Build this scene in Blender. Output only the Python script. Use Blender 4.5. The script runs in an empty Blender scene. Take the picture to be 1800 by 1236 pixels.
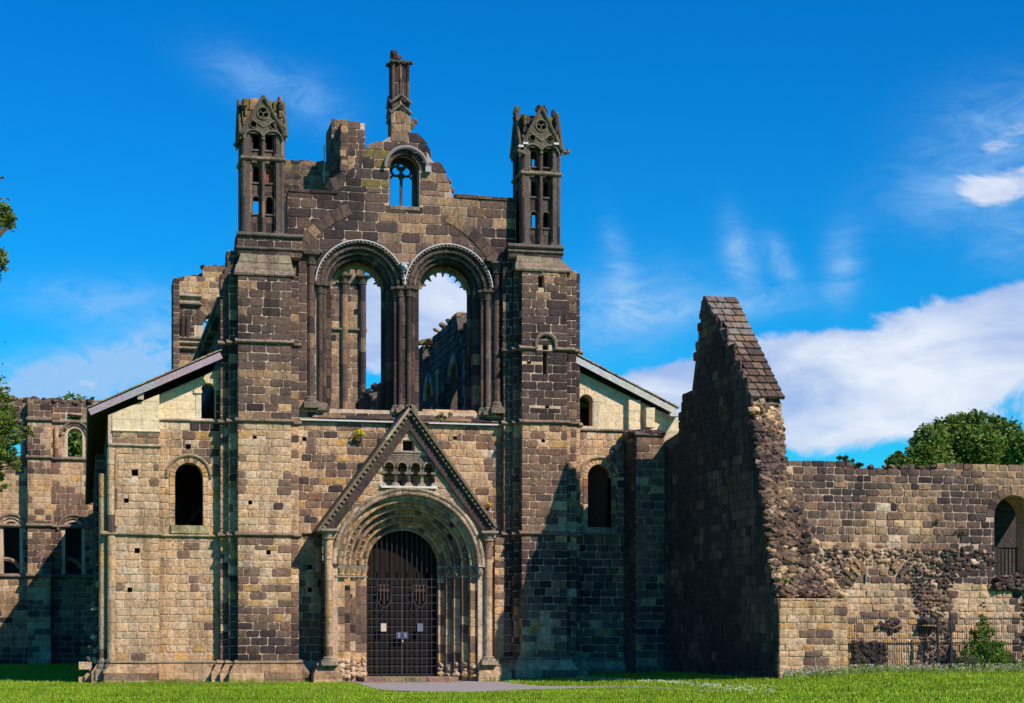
import bpy, math, random
import numpy as np
from mathutils import Vector, noise
from mathutils.geometry import tessellate_polygon

# ------------------------------------------------------------------ camera, light
D, H = 63.0, 1.6                      # camera distance to the front, eye height
TH = math.atan(755/3200); S, C = math.sin(TH), math.cos(TH)
FL, CX, YH = 3200.0, 900.0, 1120.0    # focal length, centre column and horizon of the 1800 px wide photograph
SUN = Vector((-.70, 1.0, -1.05)).normalized()   # direction the light travels

sc = bpy.context.scene
cam_d = bpy.data.cameras.new('camera'); cam = bpy.data.objects.new('camera', cam_d)
sc.collection.objects.link(cam); sc.camera = cam
cam.location = (0, -D, H); cam.rotation_euler = (math.radians(90), 0, -TH)
cam_d.sensor_width = 36; cam_d.sensor_fit = 'HORIZONTAL'; cam_d.lens = FL/1800*36
cam_d.shift_y = (YH-618)/1800; cam_d.clip_end = 6000; cam_d.clip_start = .5

W = bpy.data.worlds.new('World'); sc.world = W; W.use_nodes = True
nt = W.node_tree; nt.nodes.clear()
def N(t, kind, **kw):
    n = t.nodes.new(kind)
    for k, v in kw.items(): setattr(n, k, v)
    return n
def world():
    L = nt.links
    out = N(nt, 'ShaderNodeOutputWorld'); bg = N(nt, 'ShaderNodeBackground'); bg.inputs[1].default_value = SKY_STRENGTH
    sky = N(nt, 'ShaderNodeTexSky', sky_type='NISHITA', sun_disc=False)
    sky.sun_elevation = math.asin(-SUN.z); sky.sun_rotation = math.atan2(-SUN.x, -SUN.y)
    sky.altitude = 50; sky.air_density = 1.0; sky.dust_density = .25; sky.ozone_density = 2.2
    hs = N(nt, 'ShaderNodeHueSaturation'); hs.inputs['Saturation'].default_value = 1.5; hs.inputs['Value'].default_value = 1.0
    tint = N(nt, 'ShaderNodeMix', data_type='RGBA', blend_type='MULTIPLY'); tint.inputs[0].default_value = 1
    tint.inputs[7].default_value = SKY_TINT
    L.new(sky.outputs[0], hs.inputs['Color']); L.new(hs.outputs[0], tint.inputs[6])
    tc = N(nt, 'ShaderNodeTexCoord'); sep = N(nt, 'ShaderNodeSeparateXYZ'); L.new(tc.outputs['Generated'], sep.inputs[0])
    def M(op, a, b=None, c=None, clamp=False):
        m = N(nt, 'ShaderNodeMath', operation=op, use_clamp=clamp)
        for i, q in enumerate((a, b, c)):
            if q is None: continue
            if isinstance(q, (int, float)): m.inputs[i].default_value = q
            else: L.new(q, m.inputs[i])
        return m.outputs[0]
    # azimuth from the view axis and elevation as slope, so that clouds are placed over the horizon
    x, y, z = sep.outputs
    az = M('ARCTAN2', M('SUBTRACT', M('MULTIPLY', x, C), M('MULTIPLY', y, S)), M('ADD', M('MULTIPLY', x, S), M('MULTIPLY', y, C)))
    el = M('ARCTAN2', z, M('POWER', M('ADD', M('MULTIPLY', x, x), M('MULTIPLY', y, y)), .5))
    cmb = N(nt, 'ShaderNodeCombineXYZ'); L.new(az, cmb.inputs[0]); L.new(el, cmb.inputs[1])
    def noi(sx, sy, scale, det, rough, off=0.0, dist=0.0):
        mp = N(nt, 'ShaderNodeMapping'); mp.inputs['Scale'].default_value = (sx, sy, 1); mp.inputs['Location'].default_value = (off, off*.7, off*.3)
        L.new(cmb.outputs[0], mp.inputs[0])
        t = N(nt, 'ShaderNodeTexNoise'); t.inputs['Scale'].default_value = scale; t.inputs['Detail'].default_value = det
        t.inputs['Roughness'].default_value = rough; t.inputs['Distortion'].default_value = dist
        L.new(mp.outputs[0], t.inputs[0]); return t.outputs[0]
    def blob(px, py, rx, ry, ang=0):
        a0 = math.atan((px-CX)/FL); e0 = math.atan((YH-py)/FL*math.cos(a0)); ca, sa = math.cos(math.radians(ang)), math.sin(math.radians(ang))
        da, de = M('SUBTRACT', az, a0), M('SUBTRACT', el, e0)
        u = M('ADD', M('MULTIPLY', da, ca*FL/rx), M('MULTIPLY', de, sa*FL/rx))
        v = M('ADD', M('MULTIPLY', da, -sa*FL/ry), M('MULTIPLY', de, ca*FL/ry))
        r2 = M('ADD', M('MULTIPLY', u, u), M('MULTIPLY', v, v))
        return M('EXPONENT', M('MULTIPLY', r2, -1.0))
    def sumb(lst):
        s = None
        for b in lst:
            w = b[5] if len(b) > 5 else 1; e = M('MULTIPLY', blob(*b[:5]), w)
            s = e if s is None else M('ADD', s, e)
        return s
    big = sumb(BIG_CLOUDS); wisps = sumb(WISPS)
    n1 = noi(1, 1.9, 15, 12, .62, 3.1, .5); n2 = noi(1, 2.4, 26, 8, .66, 8.7, 1.4); n3 = noi(1, 2.2, 5, 4, .5, 1.3)
    # clouds elsewhere on the dome: same field, thin out with height, none forced inside the view
    rest = M('MULTIPLY', M('SUBTRACT', 1, blob(900, 600, 1500, 900, 0)), .36)
    f1 = M('ADD', big, M('ADD', M('MULTIPLY', M('SUBTRACT', n1, .5), 1.7), M('MULTIPLY', rest, M('MULTIPLY', n3, 1.2))))
    m1 = N(nt, 'ShaderNodeMapRange', interpolation_type='SMOOTHSTEP'); m1.inputs[1].default_value = .45; m1.inputs[2].default_value = .72; L.new(f1, m1.inputs[0])
    f2 = M('MULTIPLY', wisps, M('MULTIPLY', M('SUBTRACT', n2, .27), 2.6, None, True))
    m2 = M('MULTIPLY', f2, .85, None, True)
    # cloud brightness varies: bright rims, greyer undersides
    n4 = noi(1, 2.6, 9, 7, .55, 5.5, .4)
    mm = N(nt, 'ShaderNodeMapRange'); mm.inputs[1].default_value = .38; mm.inputs[2].default_value = .66; L.new(n4, mm.inputs[0])
    ccol = N(nt, 'ShaderNodeMix', data_type='RGBA'); L.new(mm.outputs[0], ccol.inputs[0])
    ccol.inputs[6].default_value = CLOUD_DARK; ccol.inputs[7].default_value = CLOUD_LIGHT
    mx2 = N(nt, 'ShaderNodeMix', data_type='RGBA'); L.new(m2, mx2.inputs[0]); L.new(tint.outputs[2], mx2.inputs[6]); mx2.inputs[7].default_value = CLOUD_WISP
    mx1 = N(nt, 'ShaderNodeMix', data_type='RGBA'); L.new(M('MULTIPLY', m1.outputs[0], .93), mx1.inputs[0]); L.new(mx2.outputs[2], mx1.inputs[6]); L.new(ccol.outputs[2], mx1.inputs[7])
    L.new(mx1.outputs[2], bg.inputs[0]); L.new(bg.outputs[0], out.inputs[0])
SKY_STRENGTH = .05
SKY_TINT = (.16, 1.72, 2.28, 1)
CLOUD_LIGHT = (13.6, 14.2, 15.2, 1); CLOUD_DARK = (5.6, 7.7, 12.6, 1); CLOUD_WISP = (4.5, 8.6, 14.0, 1)
BIG_CLOUDS = [(1420, 650, 240, 66, 4, .95), (1700, 630, 240, 88, 8, 1.0), (1150, 700, 120, 58, 0, .85), (1790, 545, 80, 42, 0, .75), (1500, 760, 420, 55, 0, .45),
              (1785, 225, 95, 50, 25, .50), (1760, 330, 150, 34, 10, .52), (1600, 245, 35, 16, 15, .5), (640, 560, 110, 90, 0, .85), (780, 560, 110, 100, 0, .95),
              (190, 670, 330, 50, 12, .30)]
WISPS = [(190, 645, 240, 42, 18, 2.3), (60, 690, 200, 45, 12, 1.5), (1090, 470, 22, 60, 15, .8), (1300, 450, 25, 60, 15, 1), (1375, 460, 20, 45, 30, .8), (1480, 465, 30, 55, -5, .8), (1100, 545, 120, 60, 10, 1.0), (1270, 540, 140, 22, 5, .8),
         (200, 530, 150, 35, 0, .7), (450, 140, 90, 35, -20, .55), (560, 180, 60, 40, -20, .3), (1700, 340, 120, 50, 5, .8), (1760, 230, 120, 70, 5, .7), (1780, 430, 60, 40, 0, .6)]
world()
sl = bpy.data.lights.new('sun', 'SUN'); sl.energy = 5.0; sl.angle = math.radians(.5); sl.color = (1, .85, .71)
so = bpy.data.objects.new('sun', sl); sc.collection.objects.link(so); so.location = (30, -40, 60)
so.rotation_euler = (-SUN).to_track_quat('Z', 'Y').to_euler()
sc.view_settings.view_transform = 'Standard'; sc.view_settings.look = 'None'; sc.view_settings.exposure = .38; sc.view_settings.gamma = 1
sc.view_settings.use_curve_mapping = False

# ------------------------------------------------------------------ measuring: a photograph column/row on a known plane
def ratio(px): k = (px-CX)/FL; return (S+k*C)/(C-k*S)
def X_(px, Y): return ratio(px)*(Y+D)
def dep(X, Y): return X*S+(Y+D)*C
def zf(px, py, Y): return H+(YH-py)*dep(X_(px, Y), Y)/FL
def Yof(px, X): return X/ratio(px)-D
def P2(px, py, Y): return (X_(px, Y), zf(px, py, Y))
def ground_z(X, Y=0):
    s = min(1, max(0, (X-13)/11)); s = s*s*(3-2*s)
    g = 1 if Y < 5 else max(0, 1-(Y-5)/20)
    if Y < -13: g = max(.25, 1-(-13-Y)/16)
    return .04+.45*s*g
def onground(px, py):
    z = .05
    for _ in range(6):
        t = (H-z)*FL/(py-YH); k = (px-CX)/FL
        X, Y = t*(S+k*C), t*(C-k*S)-D
        z = ground_z(X, Y)
    return X, Y, z

# ------------------------------------------------------------------ materials
def mat(name, rough=.9, bump=.3, scale=9, var=.35, stain=.0, metal=0, flat=None, streak=0.0, fine=45):
    m = bpy.data.materials.new(name); m.use_nodes = True; t = m.node_tree; L = t.links
    b = t.nodes['Principled BSDF']; b.inputs['Roughness'].default_value = rough; b.inputs['Metallic'].default_value = metal
    b.inputs['Specular IOR Level'].default_value = .25
    geo = N(t, 'ShaderNodeNewGeometry')
    n1 = N(t, 'ShaderNodeTexNoise'); n1.inputs['Scale'].default_value = scale; n1.inputs['Detail'].default_value = 8; n1.inputs['Roughness'].default_value = .7
    L.new(geo.outputs['Position'], n1.inputs[0])
    if flat is None:
        a = N(t, 'ShaderNodeAttribute', attribute_name='col'); src = a.outputs['Color']
    else:
        r = N(t, 'ShaderNodeRGB'); r.outputs[0].default_value = (*flat, 1); src = r.outputs[0]
    mr = N(t, 'ShaderNodeMapRange'); mr.inputs[1].default_value = .3; mr.inputs[2].default_value = .7
    mr.inputs[3].default_value = 1-var; mr.inputs[4].default_value = 1+var; L.new(n1.outputs[0], mr.inputs[0])
    vm = N(t, 'ShaderNodeVectorMath', operation='SCALE'); L.new(src, vm.inputs[0]); L.new(mr.outputs[0], vm.inputs[3])
    cur = vm.outputs[0]
    if stain > 0:
        n3 = N(t, 'ShaderNodeTexNoise'); n3.inputs['Scale'].default_value = 1.1; n3.inputs['Detail'].default_value = 9; n3.inputs['Roughness'].default_value = .72
        mp = N(t, 'ShaderNodeMapping'); mp.inputs['Scale'].default_value = (1.6, 1.6, .6); L.new(geo.outputs['Position'], mp.inputs[0]); L.new(mp.outputs[0], n3.inputs[0])
        m3 = N(t, 'ShaderNodeMapRange'); m3.inputs[1].default_value = .48; m3.inputs[2].default_value = .66; m3.inputs[4].default_value = stain; L.new(n3.outputs[0], m3.inputs[0])
        mx = N(t, 'ShaderNodeMix', data_type='RGBA'); L.new(m3.outputs[0], mx.inputs[0]); L.new(cur, mx.inputs[6])
        mx.inputs[7].default_value = (.05, .04, .035, 1); cur = mx.outputs[2]
        n5 = N(t, 'ShaderNodeTexNoise'); n5.inputs['Scale'].default_value = 11; n5.inputs['Detail'].default_value = 6; n5.inputs['Roughness'].default_value = .8
        L.new(geo.outputs['Position'], n5.inputs[0])
        m5 = N(t, 'ShaderNodeMapRange'); m5.inputs[1].default_value = .52; m5.inputs[2].default_value = .66; m5.inputs[4].default_value = .8; L.new(n5.outputs[0], m5.inputs[0])
        m6 = N(t, 'ShaderNodeMix', data_type='RGBA', blend_type='MULTIPLY'); L.new(m5.outputs[0], m6.inputs[0]); L.new(cur, m6.inputs[6]); m6.inputs[7].default_value = (.30, .25, .23, 1); cur = m6.outputs[2]
        n7 = N(t, 'ShaderNodeTexNoise'); n7.inputs['Scale'].default_value = 6.5; n7.inputs['Detail'].default_value = 7; n7.inputs['Roughness'].default_value = .75
        mp7 = N(t, 'ShaderNodeMapping'); mp7.inputs['Location'].default_value = (9, 4, 2); L.new(geo.outputs['Position'], mp7.inputs[0]); L.new(mp7.outputs[0], n7.inputs[0])
        m7 = N(t, 'ShaderNodeMapRange'); m7.inputs[1].default_value = .54; m7.inputs[2].default_value = .70; m7.inputs[4].default_value = .5; L.new(n7.outputs[0], m7.inputs[0])
        m8 = N(t, 'ShaderNodeMix', data_type='RGBA'); L.new(m7.outputs[0], m8.inputs[0]); L.new(cur, m8.inputs[6])
        lt = N(t, 'ShaderNodeVectorMath', operation='MULTIPLY_ADD'); L.new(cur, lt.inputs[0]); lt.inputs[1].default_value = (1.5, 1.45, 1.4); lt.inputs[2].default_value = (.05, .036, .024); L.new(lt.outputs[0], m8.inputs[7]); cur = m8.outputs[2]
    if stain > 0:
        n9 = N(t, 'ShaderNodeTexNoise'); n9.inputs['Scale'].default_value = 1; n9.inputs['Detail'].default_value = 7; n9.inputs['Roughness'].default_value = .65
        mp9 = N(t, 'ShaderNodeMapping'); mp9.inputs['Scale'].default_value = (3.2, 3.2, .32); L.new(geo.outputs['Position'], mp9.inputs[0]); L.new(mp9.outputs[0], n9.inputs[0])
        m9 = N(t, 'ShaderNodeMapRange'); m9.inputs[1].default_value = .50; m9.inputs[2].default_value = .68; m9.inputs[4].default_value = min(1, stain*1.2); L.new(n9.outputs[0], m9.inputs[0])
        mA = N(t, 'ShaderNodeMix', data_type='RGBA', blend_type='MULTIPLY'); L.new(m9.outputs[0], mA.inputs[0]); L.new(cur, mA.inputs[6]); mA.inputs[7].default_value = (.40, .36, .35, 1); cur = mA.outputs[2]
    L.new(cur, b.inputs['Base Color'])
    if bump > 0:
        n2 = N(t, 'ShaderNodeTexNoise'); n2.inputs['Scale'].default_value = fine; n2.inputs['Detail'].default_value = 5
        L.new(geo.outputs['Position'], n2.inputs[0])
        ad = N(t, 'ShaderNodeMath', operation='MULTIPLY_ADD'); L.new(n2.outputs[0], ad.inputs[0]); ad.inputs[1].default_value = .35; L.new(n1.outputs[0], ad.inputs[2])
        bp = N(t, 'ShaderNodeBump'); bp.inputs['Strength'].default_value = bump; bp.inputs['Distance'].default_value = .05
        L.new(ad.outputs[0], bp.inputs['Height']); L.new(bp.outputs[0], b.inputs['Normal'])
    return m
MS = {'stone': mat('weathered_stone', stain=.55, bump=.75, var=.42), 'mortar': mat('lime_mortar', stain=.35, bump=.5, var=.25),
      'ashlar': mat('new_ashlar', bump=.2, var=.14, scale=5, rough=.85, stain=.14), 'timber': mat('timber', bump=.3, var=.3, scale=14),
      'lead': mat('lead_flashing', bump=.1, var=.15, rough=.55, metal=.0), 'iron': mat('wrought_iron', bump=.1, var=.2, rough=.45, metal=.3),
      'leaf': mat('leaves', bump=0, var=.45, scale=1.6, rough=.55), 'bark': mat('bark', bump=.6, var=.4, scale=12), 'plain': mat('painted_plate', bump=0, var=.08, rough=.5),
      'paving': mat('asphalt_paving', bump=.25, var=.15, scale=20)}
def leafy(m):
    b = m.node_tree.nodes['Principled BSDF']; b.inputs['Transmission Weight'].default_value = 0
    t = m.node_tree; tr = N(t, 'ShaderNodeBsdfTranslucent'); mx = N(t, 'ShaderNodeMixShader'); mx.inputs[0].default_value = .3
    src = b.inputs['Base Color'].links[0].from_socket; t.links.new(src, tr.inputs[0])
    t.links.new(b.outputs[0], mx.inputs[1]); t.links.new(tr.outputs[0], mx.inputs[2]); t.links.new(mx.outputs[0], t.nodes['Material Output'].inputs[0])
leafy(MS['leaf'])

# ------------------------------------------------------------------ geometry kit
rnd = random.Random(7)
class Fr:
    def __init__(s, o, u, v, n): s.o, s.u, s.v, s.n = o, u, v, n
    def pt(s, a, b, c):
        o, u, v, n = s.o, s.u, s.v, s.n
        return (o[0]+u[0]*a+v[0]*b+n[0]*c, o[1]+u[1]*a+v[1]*b+n[1]*c, o[2]+u[2]*a+v[2]*b+n[2]*c)
def front(Y): return Fr((0, Y, 0), (1, 0, 0), (0, 0, 1), (0, -1, 0))
def back(Y): return Fr((0, Y, 0), (-1, 0, 0), (0, 0, 1), (0, 1, 0))
def leftf(X): return Fr((X, 0, 0), (0, -1, 0), (0, 0, 1), (-1, 0, 0))
def rightf(X): return Fr((X, 0, 0), (0, 1, 0), (0, 0, 1), (1, 0, 0))

def build(name, verts, faces, cols, m, parent=None, smooth=False, origin=None):
    me = bpy.data.meshes.new(name)
    v = np.array(verts, dtype=np.float32)
    if origin is None: origin = v.mean(0) if parent is None else v.mean(0)
    origin = np.array(origin, dtype=np.float32)
    me.from_pydata((v-origin).tolist(), [], faces)
    ca = me.color_attributes.new('col', 'FLOAT_COLOR', 'POINT')
    c = np.ones((len(v), 4), dtype=np.float32); c[:, :3] = np.array(cols, dtype=np.float32).reshape(-1, 3)
    ca.data.foreach_set('color', c.ravel())
    if smooth: me.polygons.foreach_set('use_smooth', [True]*len(me.polygons))
    me.materials.append(MS[m] if isinstance(m, str) else m)
    o = bpy.data.objects.new(name, me); sc.collection.objects.link(o)
    if parent is not None:
        o.parent = parent; pw = np.array(parent['wloc']); o.location = (origin-pw).tolist()
    else: o.location = origin.tolist()
    o['wloc'] = [float(q) for q in origin]
    return o
ALL = []
class Thing:
    def __init__(s, name, label, cat, loc, group=None):
        s.root = bpy.data.objects.new(name, None); s.root.empty_display_size = .3; sc.collection.objects.link(s.root)
        s.root.location = loc; s.root['label'] = label; s.root['category'] = cat; s.root['wloc'] = [float(q) for q in loc]
        if group: s.root['group'] = group
        s.pieces = {}; s.parts = {}; ALL.append(s)
    def piece(s, name, vf, col, m='stone', smooth=False):
        if vf is None: return
        s.pieces.setdefault(name, []).append((vf[0], vf[1], col, m, smooth))
    def merge(s, name, vf, col, m='stone', key=0, parent=None, smooth=False, stuff=False):
        if vf is None: return
        k = (name, key, m, parent, smooth, stuff); a = s.parts.setdefault(k, ([], [], [])); n = len(a[0])
        a[0].extend(vf[0]); a[1].extend([tuple(i+n for i in f) for f in vf[1]]); a[2].extend([col]*len(vf[0]))
    def finish(s, cap=270):
        made = {}
        for k in sorted(s.parts, key=lambda k: k[3] is not None):
            name, key, m, parent, smooth, stuff = k; v, f, c = s.parts[k]
            par = made.get(parent, s.root) if parent else s.root
            o = build(name, v, f, c, m, par, smooth)
            if stuff: o['kind'] = 'stuff'
            made[(name, key)] = o; made.setdefault(name, o)
        for name, lst in s.pieces.items():
            def size(p):
                v = np.array(p[0]); e = v.max(0)-v.min(0); c = v.mean(0); return float(np.sort(e)[-2:].prod())/max(1, dep(c[0], c[1]))**2
            if len(lst) > cap: lst = sorted(lst, key=size, reverse=True)
            for p in lst[:cap]:
                build(name, p[0], p[1], [p[2]]*len(p[0]), p[3], s.root, p[4])
            by = {}
            for p in lst[cap:]: by.setdefault(p[3], []).append(p)
            for m, q in by.items():
                v, f, c = [], [], []
                for p in q:
                    n = len(v); v.extend(p[0]); f.extend([tuple(i+n for i in ff) for ff in p[1]]); c.extend([p[2]]*len(p[0]))
                o = build({'stone': 'stonework', 'rubble_stone': 'rubble_core'}.get(name, name+'_work'), v, f, c, m, s.root); o['kind'] = 'stuff'

def box(x0, x1, y0, y1, z0, z1):
    v = [(x0, y0, z0), (x1, y0, z0), (x1, y1, z0), (x0, y1, z0), (x0, y0, z1), (x1, y0, z1), (x1, y1, z1), (x0, y1, z1)]
    return v, [(0, 3, 2, 1), (4, 5, 6, 7), (0, 1, 5, 4), (1, 2, 6, 5), (2, 3, 7, 6), (3, 0, 4, 7)]
def area(p): return .5*sum(p[i][0]*p[(i+1) % len(p)][1]-p[(i+1) % len(p)][0]*p[i][1] for i in range(len(p)))
def clipp(p, nx, ny, d):      # keep nx*u+ny*v >= d
    out = []
    for i in range(len(p)):
        a, b = p[i], p[(i+1) % len(p)]; da, db = nx*a[0]+ny*a[1]-d, nx*b[0]+ny*b[1]-d
        if da >= 0: out.append(a)
        if (da >= 0) != (db >= 0):
            t = da/(da-db); out.append((a[0]+(b[0]-a[0])*t, a[1]+(b[1]-a[1])*t))
    return out
def prism(fr, poly, n0, n1, ch=.012, bulge=0.0, rough=0.0, back=False):
    k = len(poly)
    if k < 3: return None
    cu = sum(p[0] for p in poly)/k; cv = sum(p[1] for p in poly)/k
    ex = max(p[0] for p in poly)-min(p[0] for p in poly); ey = max(p[1] for p in poly)-min(p[1] for p in poly)
    if ex < .02 or ey < .02: return None
    ch = min(ch, ex*.25, ey*.25); v = []
    sx, sy = 1-2*ch/ex, 1-2*ch/ey
    tx, ty = (rnd.uniform(-rough, rough), rnd.uniform(-rough, rough)) if rough else (0, 0)
    for u, w in poly: v.append(fr.pt(u, w, n0))
    for u, w in poly: v.append(fr.pt(u, w, n1-ch))
    for u, w in poly: v.append(fr.pt(cu+(u-cu)*sx, cv+(w-cv)*sy, n1+tx*(u-cu)/ex*2+ty*(w-cv)/ey*2+(rnd.uniform(-rough, rough)*.5 if rough else 0)))
    f = []
    for i in range(k):
        j = (i+1) % k; f.append((i, j, k+j, k+i)); f.append((k+i, k+j, 2*k+j, 2*k+i))
    if bulge > 0:
        v.append(fr.pt(cu+rnd.uniform(-.15, .15)*ex, cv+rnd.uniform(-.15, .15)*ey, n1+bulge)); c = 3*k
        for i in range(k): f.append((2*k+i, 2*k+(i+1) % k, c))
    else: f.append(tuple(range(2*k, 3*k)))
    if back: f.append(tuple(range(k-1, -1, -1)))
    return v, f
def slab(fr, outline, holes, n0, n1):
    """solid sheet between offsets n0 (front) and n1 (back) with openings"""
    loops = [list(outline)]+[list(h) for h in holes]
    flat = [p for l in loops for p in l]
    tris = tessellate_polygon([[Vector((p[0], p[1], 0)) for p in l] for l in loops])
    n = len(flat); v = [fr.pt(p[0], p[1], n0) for p in flat]+[fr.pt(p[0], p[1], n1) for p in flat]; f = []
    for a, b, c in tris:
        A, B, Q = flat[a], flat[b], flat[c]
        if (B[0]-A[0])*(Q[1]-A[1])-(B[1]-A[1])*(Q[0]-A[0]) < 0: a, b, c = c, b, a
        f.append((a, b, c)); f.append((c+n, b+n, a+n))
    o = 0
    for l in loops:
        m = len(l); s = area(l) > 0; first = (o == 0)
        for i in range(m):
            a, b = o+i, o+(i+1) % m
            f.append((a, a+n, b+n, b) if (s == first) else (b, b+n, a+n, a))
        o += m
    return v, f
def archp(cu, sp, r, base, n=18, half=None):
    h = half or r
    return [(cu-h, base), (cu+h, base)]+[(cu+h*math.cos(math.pi*i/n), sp+r*math.sin(math.pi*i/n)) for i in range(n+1)]
def rectp(a, b, c, d): return [(a, c), (b, c), (b, d), (a, d)]
def tube(pts, r, n=8, r1=None, cap=True):
    v, f = [], []; m = len(pts); r1 = r if r1 is None else r1
    P = [Vector(p) for p in pts]
    for i, p in enumerate(P):
        d = (P[min(i+1, m-1)]-P[max(i-1, 0)]).normalized()
        a = d.cross(Vector((0, 0, 1)))
        if a.length < .1: a = d.cross(Vector((0, 1, 0)))
        a.normalize(); b = d.cross(a); rr = r+(r1-r)*i/max(1, m-1)
        for k in range(n):
            q = p+(a*math.cos(2*math.pi*k/n)+b*math.sin(2*math.pi*k/n))*rr; v.append(tuple(q))
    for i in range(m-1):
        for k in range(n):
            f.append((i*n+k, i*n+(k+1) % n, (i+1)*n+(k+1) % n, (i+1)*n+k))
    if cap: f.append(tuple(range(n))); f.append(tuple(range((m-1)*n, m*n)))
    return v, f
def lathe(cx, cy, prof, n=12):
    v, f = [], []
    for r, z in prof:
        for k in range(n): v.append((cx+r*math.cos(2*math.pi*k/n), cy+r*math.sin(2*math.pi*k/n), z))
    for i in range(len(prof)-1):
        for k in range(n): f.append((i*n+k, i*n+(k+1) % n, (i+1)*n+(k+1) % n, (i+1)*n+k))
    f.append(tuple(range(n))); f.append(tuple(range((len(prof)-1)*n, len(prof)*n)))
    return v, f
ICO_V, ICO_F = None, None
def blobstone(c, rx, ry, rz):
    global ICO_V, ICO_F
    if ICO_V is None:
        p = (1+5**.5)/2; raw = [(-1, p, 0), (1, p, 0), (-1, -p, 0), (1, -p, 0), (0, -1, p), (0, 1, p), (0, -1, -p), (0, 1, -p), (p, 0, -1), (p, 0, 1), (-p, 0, -1), (-p, 0, 1)]
        ICO_V = [Vector(q).normalized() for q in raw]
        ICO_F = [(0, 11, 5), (0, 5, 1), (0, 1, 7), (0, 7, 10), (0, 10, 11), (1, 5, 9), (5, 11, 4), (11, 10, 2), (10, 7, 6), (7, 1, 8), (3, 9, 4), (3, 4, 2), (3, 2, 6), (3, 6, 8), (3, 8, 9), (4, 9, 5), (2, 4, 11), (6, 2, 10), (8, 6, 7), (9, 8, 1)]
    e = Vector((rnd.uniform(-.5, .5), rnd.uniform(-.4, .4), rnd.uniform(-.6, .6))); from_e = __import__('mathutils').Euler(e).to_matrix()
    v = []
    for q in ICO_V:
        g = [math.copysign(abs(a)**.6, a) for a in q]; s = rnd.uniform(.8, 1.12)
        w = from_e @ Vector((g[0]*rx*s, g[1]*ry*s, g[2]*rz*s)); v.append((c[0]+w.x, c[1]+w.y, c[2]+w.z))
    return v, list(ICO_F)

# ------------------------------------------------------------------ stone colours (soot-blackened, brown, tan, golden ...; 'shade' has shade painted into the tones)
PAL = {'dark': (.027, .019, .021), 'sooty': (.066, .046, .045), 'brown': (.180, .115, .080), 'tan': (.45, .295, .160), 'gold': (.45, .26, .085), 'pale': (.50, .38, .26), 'red': (.24, .11, .055), 'moss': (.15, .125, .03), 'cream': (.64, .52, .34), 'grey': (.20, .165, .145)}
ZONE = {'upper': dict(dark=.40, sooty=.42, brown=.16, tan=.02), 'upper2': dict(dark=.20, sooty=.36, brown=.34, tan=.09, pale=.01),
        'mossy': dict(dark=.2, sooty=.2, brown=.2, moss=.35, tan=.05), 'mid': dict(dark=.03, sooty=.10, brown=.30, tan=.43, pale=.08, gold=.05, red=.01),
        'lowL': dict(dark=.26, sooty=.24, brown=.22, tan=.18, gold=.04, pale=.05), 'low': dict(dark=.05, sooty=.14, brown=.37, tan=.36, gold=.02, pale=.05),
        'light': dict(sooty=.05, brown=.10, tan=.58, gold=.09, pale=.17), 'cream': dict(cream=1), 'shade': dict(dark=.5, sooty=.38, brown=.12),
        'tower': dict(dark=.14, sooty=.32, brown=.38, tan=.13, pale=.03), 'wallR': dict(dark=.20, sooty=.38, brown=.30, tan=.09, pale=.03),
        'rubble': dict(dark=.08, sooty=.22, brown=.33, tan=.24, gold=.02, pale=.10, red=.01), 'rubD': dict(dark=.15, sooty=.36, brown=.32, tan=.13, pale=.04),
        'plinth': dict(brown=.45, tan=.45, pale=.10), 'far': dict(dark=.06, sooty=.14, brown=.27, tan=.36, pale=.10, gold=.05), 'slate': dict(sooty=.35, grey=.35, brown=.3)}
ORD = ['dark', 'sooty', 'moss', 'red', 'brown', 'grey', 'gold', 'tan', 'pale', 'cream']
def zcol(zone, p):
    """patches of alike stones with a few odd ones"""
    w = ZONE[zone]; q = Vector(p)
    n = noise.noise(q*.38+Vector((3, 7, 1)))+.55*noise.noise(q*1.25)
    x = .5-.5*math.erf(n/.36); x = .58*x+.42*rnd.random()
    if rnd.random() < .10: x = rnd.random()
    ks = [k for k in ORD if k in w]; tot = sum(w.values()); acc = 0; c0 = ks[0]; c1 = ks[0]; f = 0
    for i, k in enumerate(ks):
        if x <= acc+w[k]/tot or i == len(ks)-1:
            c0 = k; f = min(1, (x-acc)/(w[k]/tot)); c1 = ks[min(i+1, len(ks)-1)]; break
        acc += w[k]/tot
    if c1 in ('red', 'moss', 'gold'): c1 = c0
    a, b = PAL[c0], PAL[c1]; t = .5*f+rnd.uniform(0, .15)
    v = rnd.uniform(.86, 1.15) if zone != 'cream' else rnd.uniform(.93, 1.05); h = rnd.uniform(-.05, .05) if zone != 'cream' else rnd.uniform(-.01, .01)
    return tuple(max(.01, (a[i]*(1-t)+b[i]*t)*v*(1+h*(1-i))) for i in range(3))
MORT = (.50, .385, .28); MORTD = (.40, .305, .235); DARKC = (.03, .026, .024)

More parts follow.
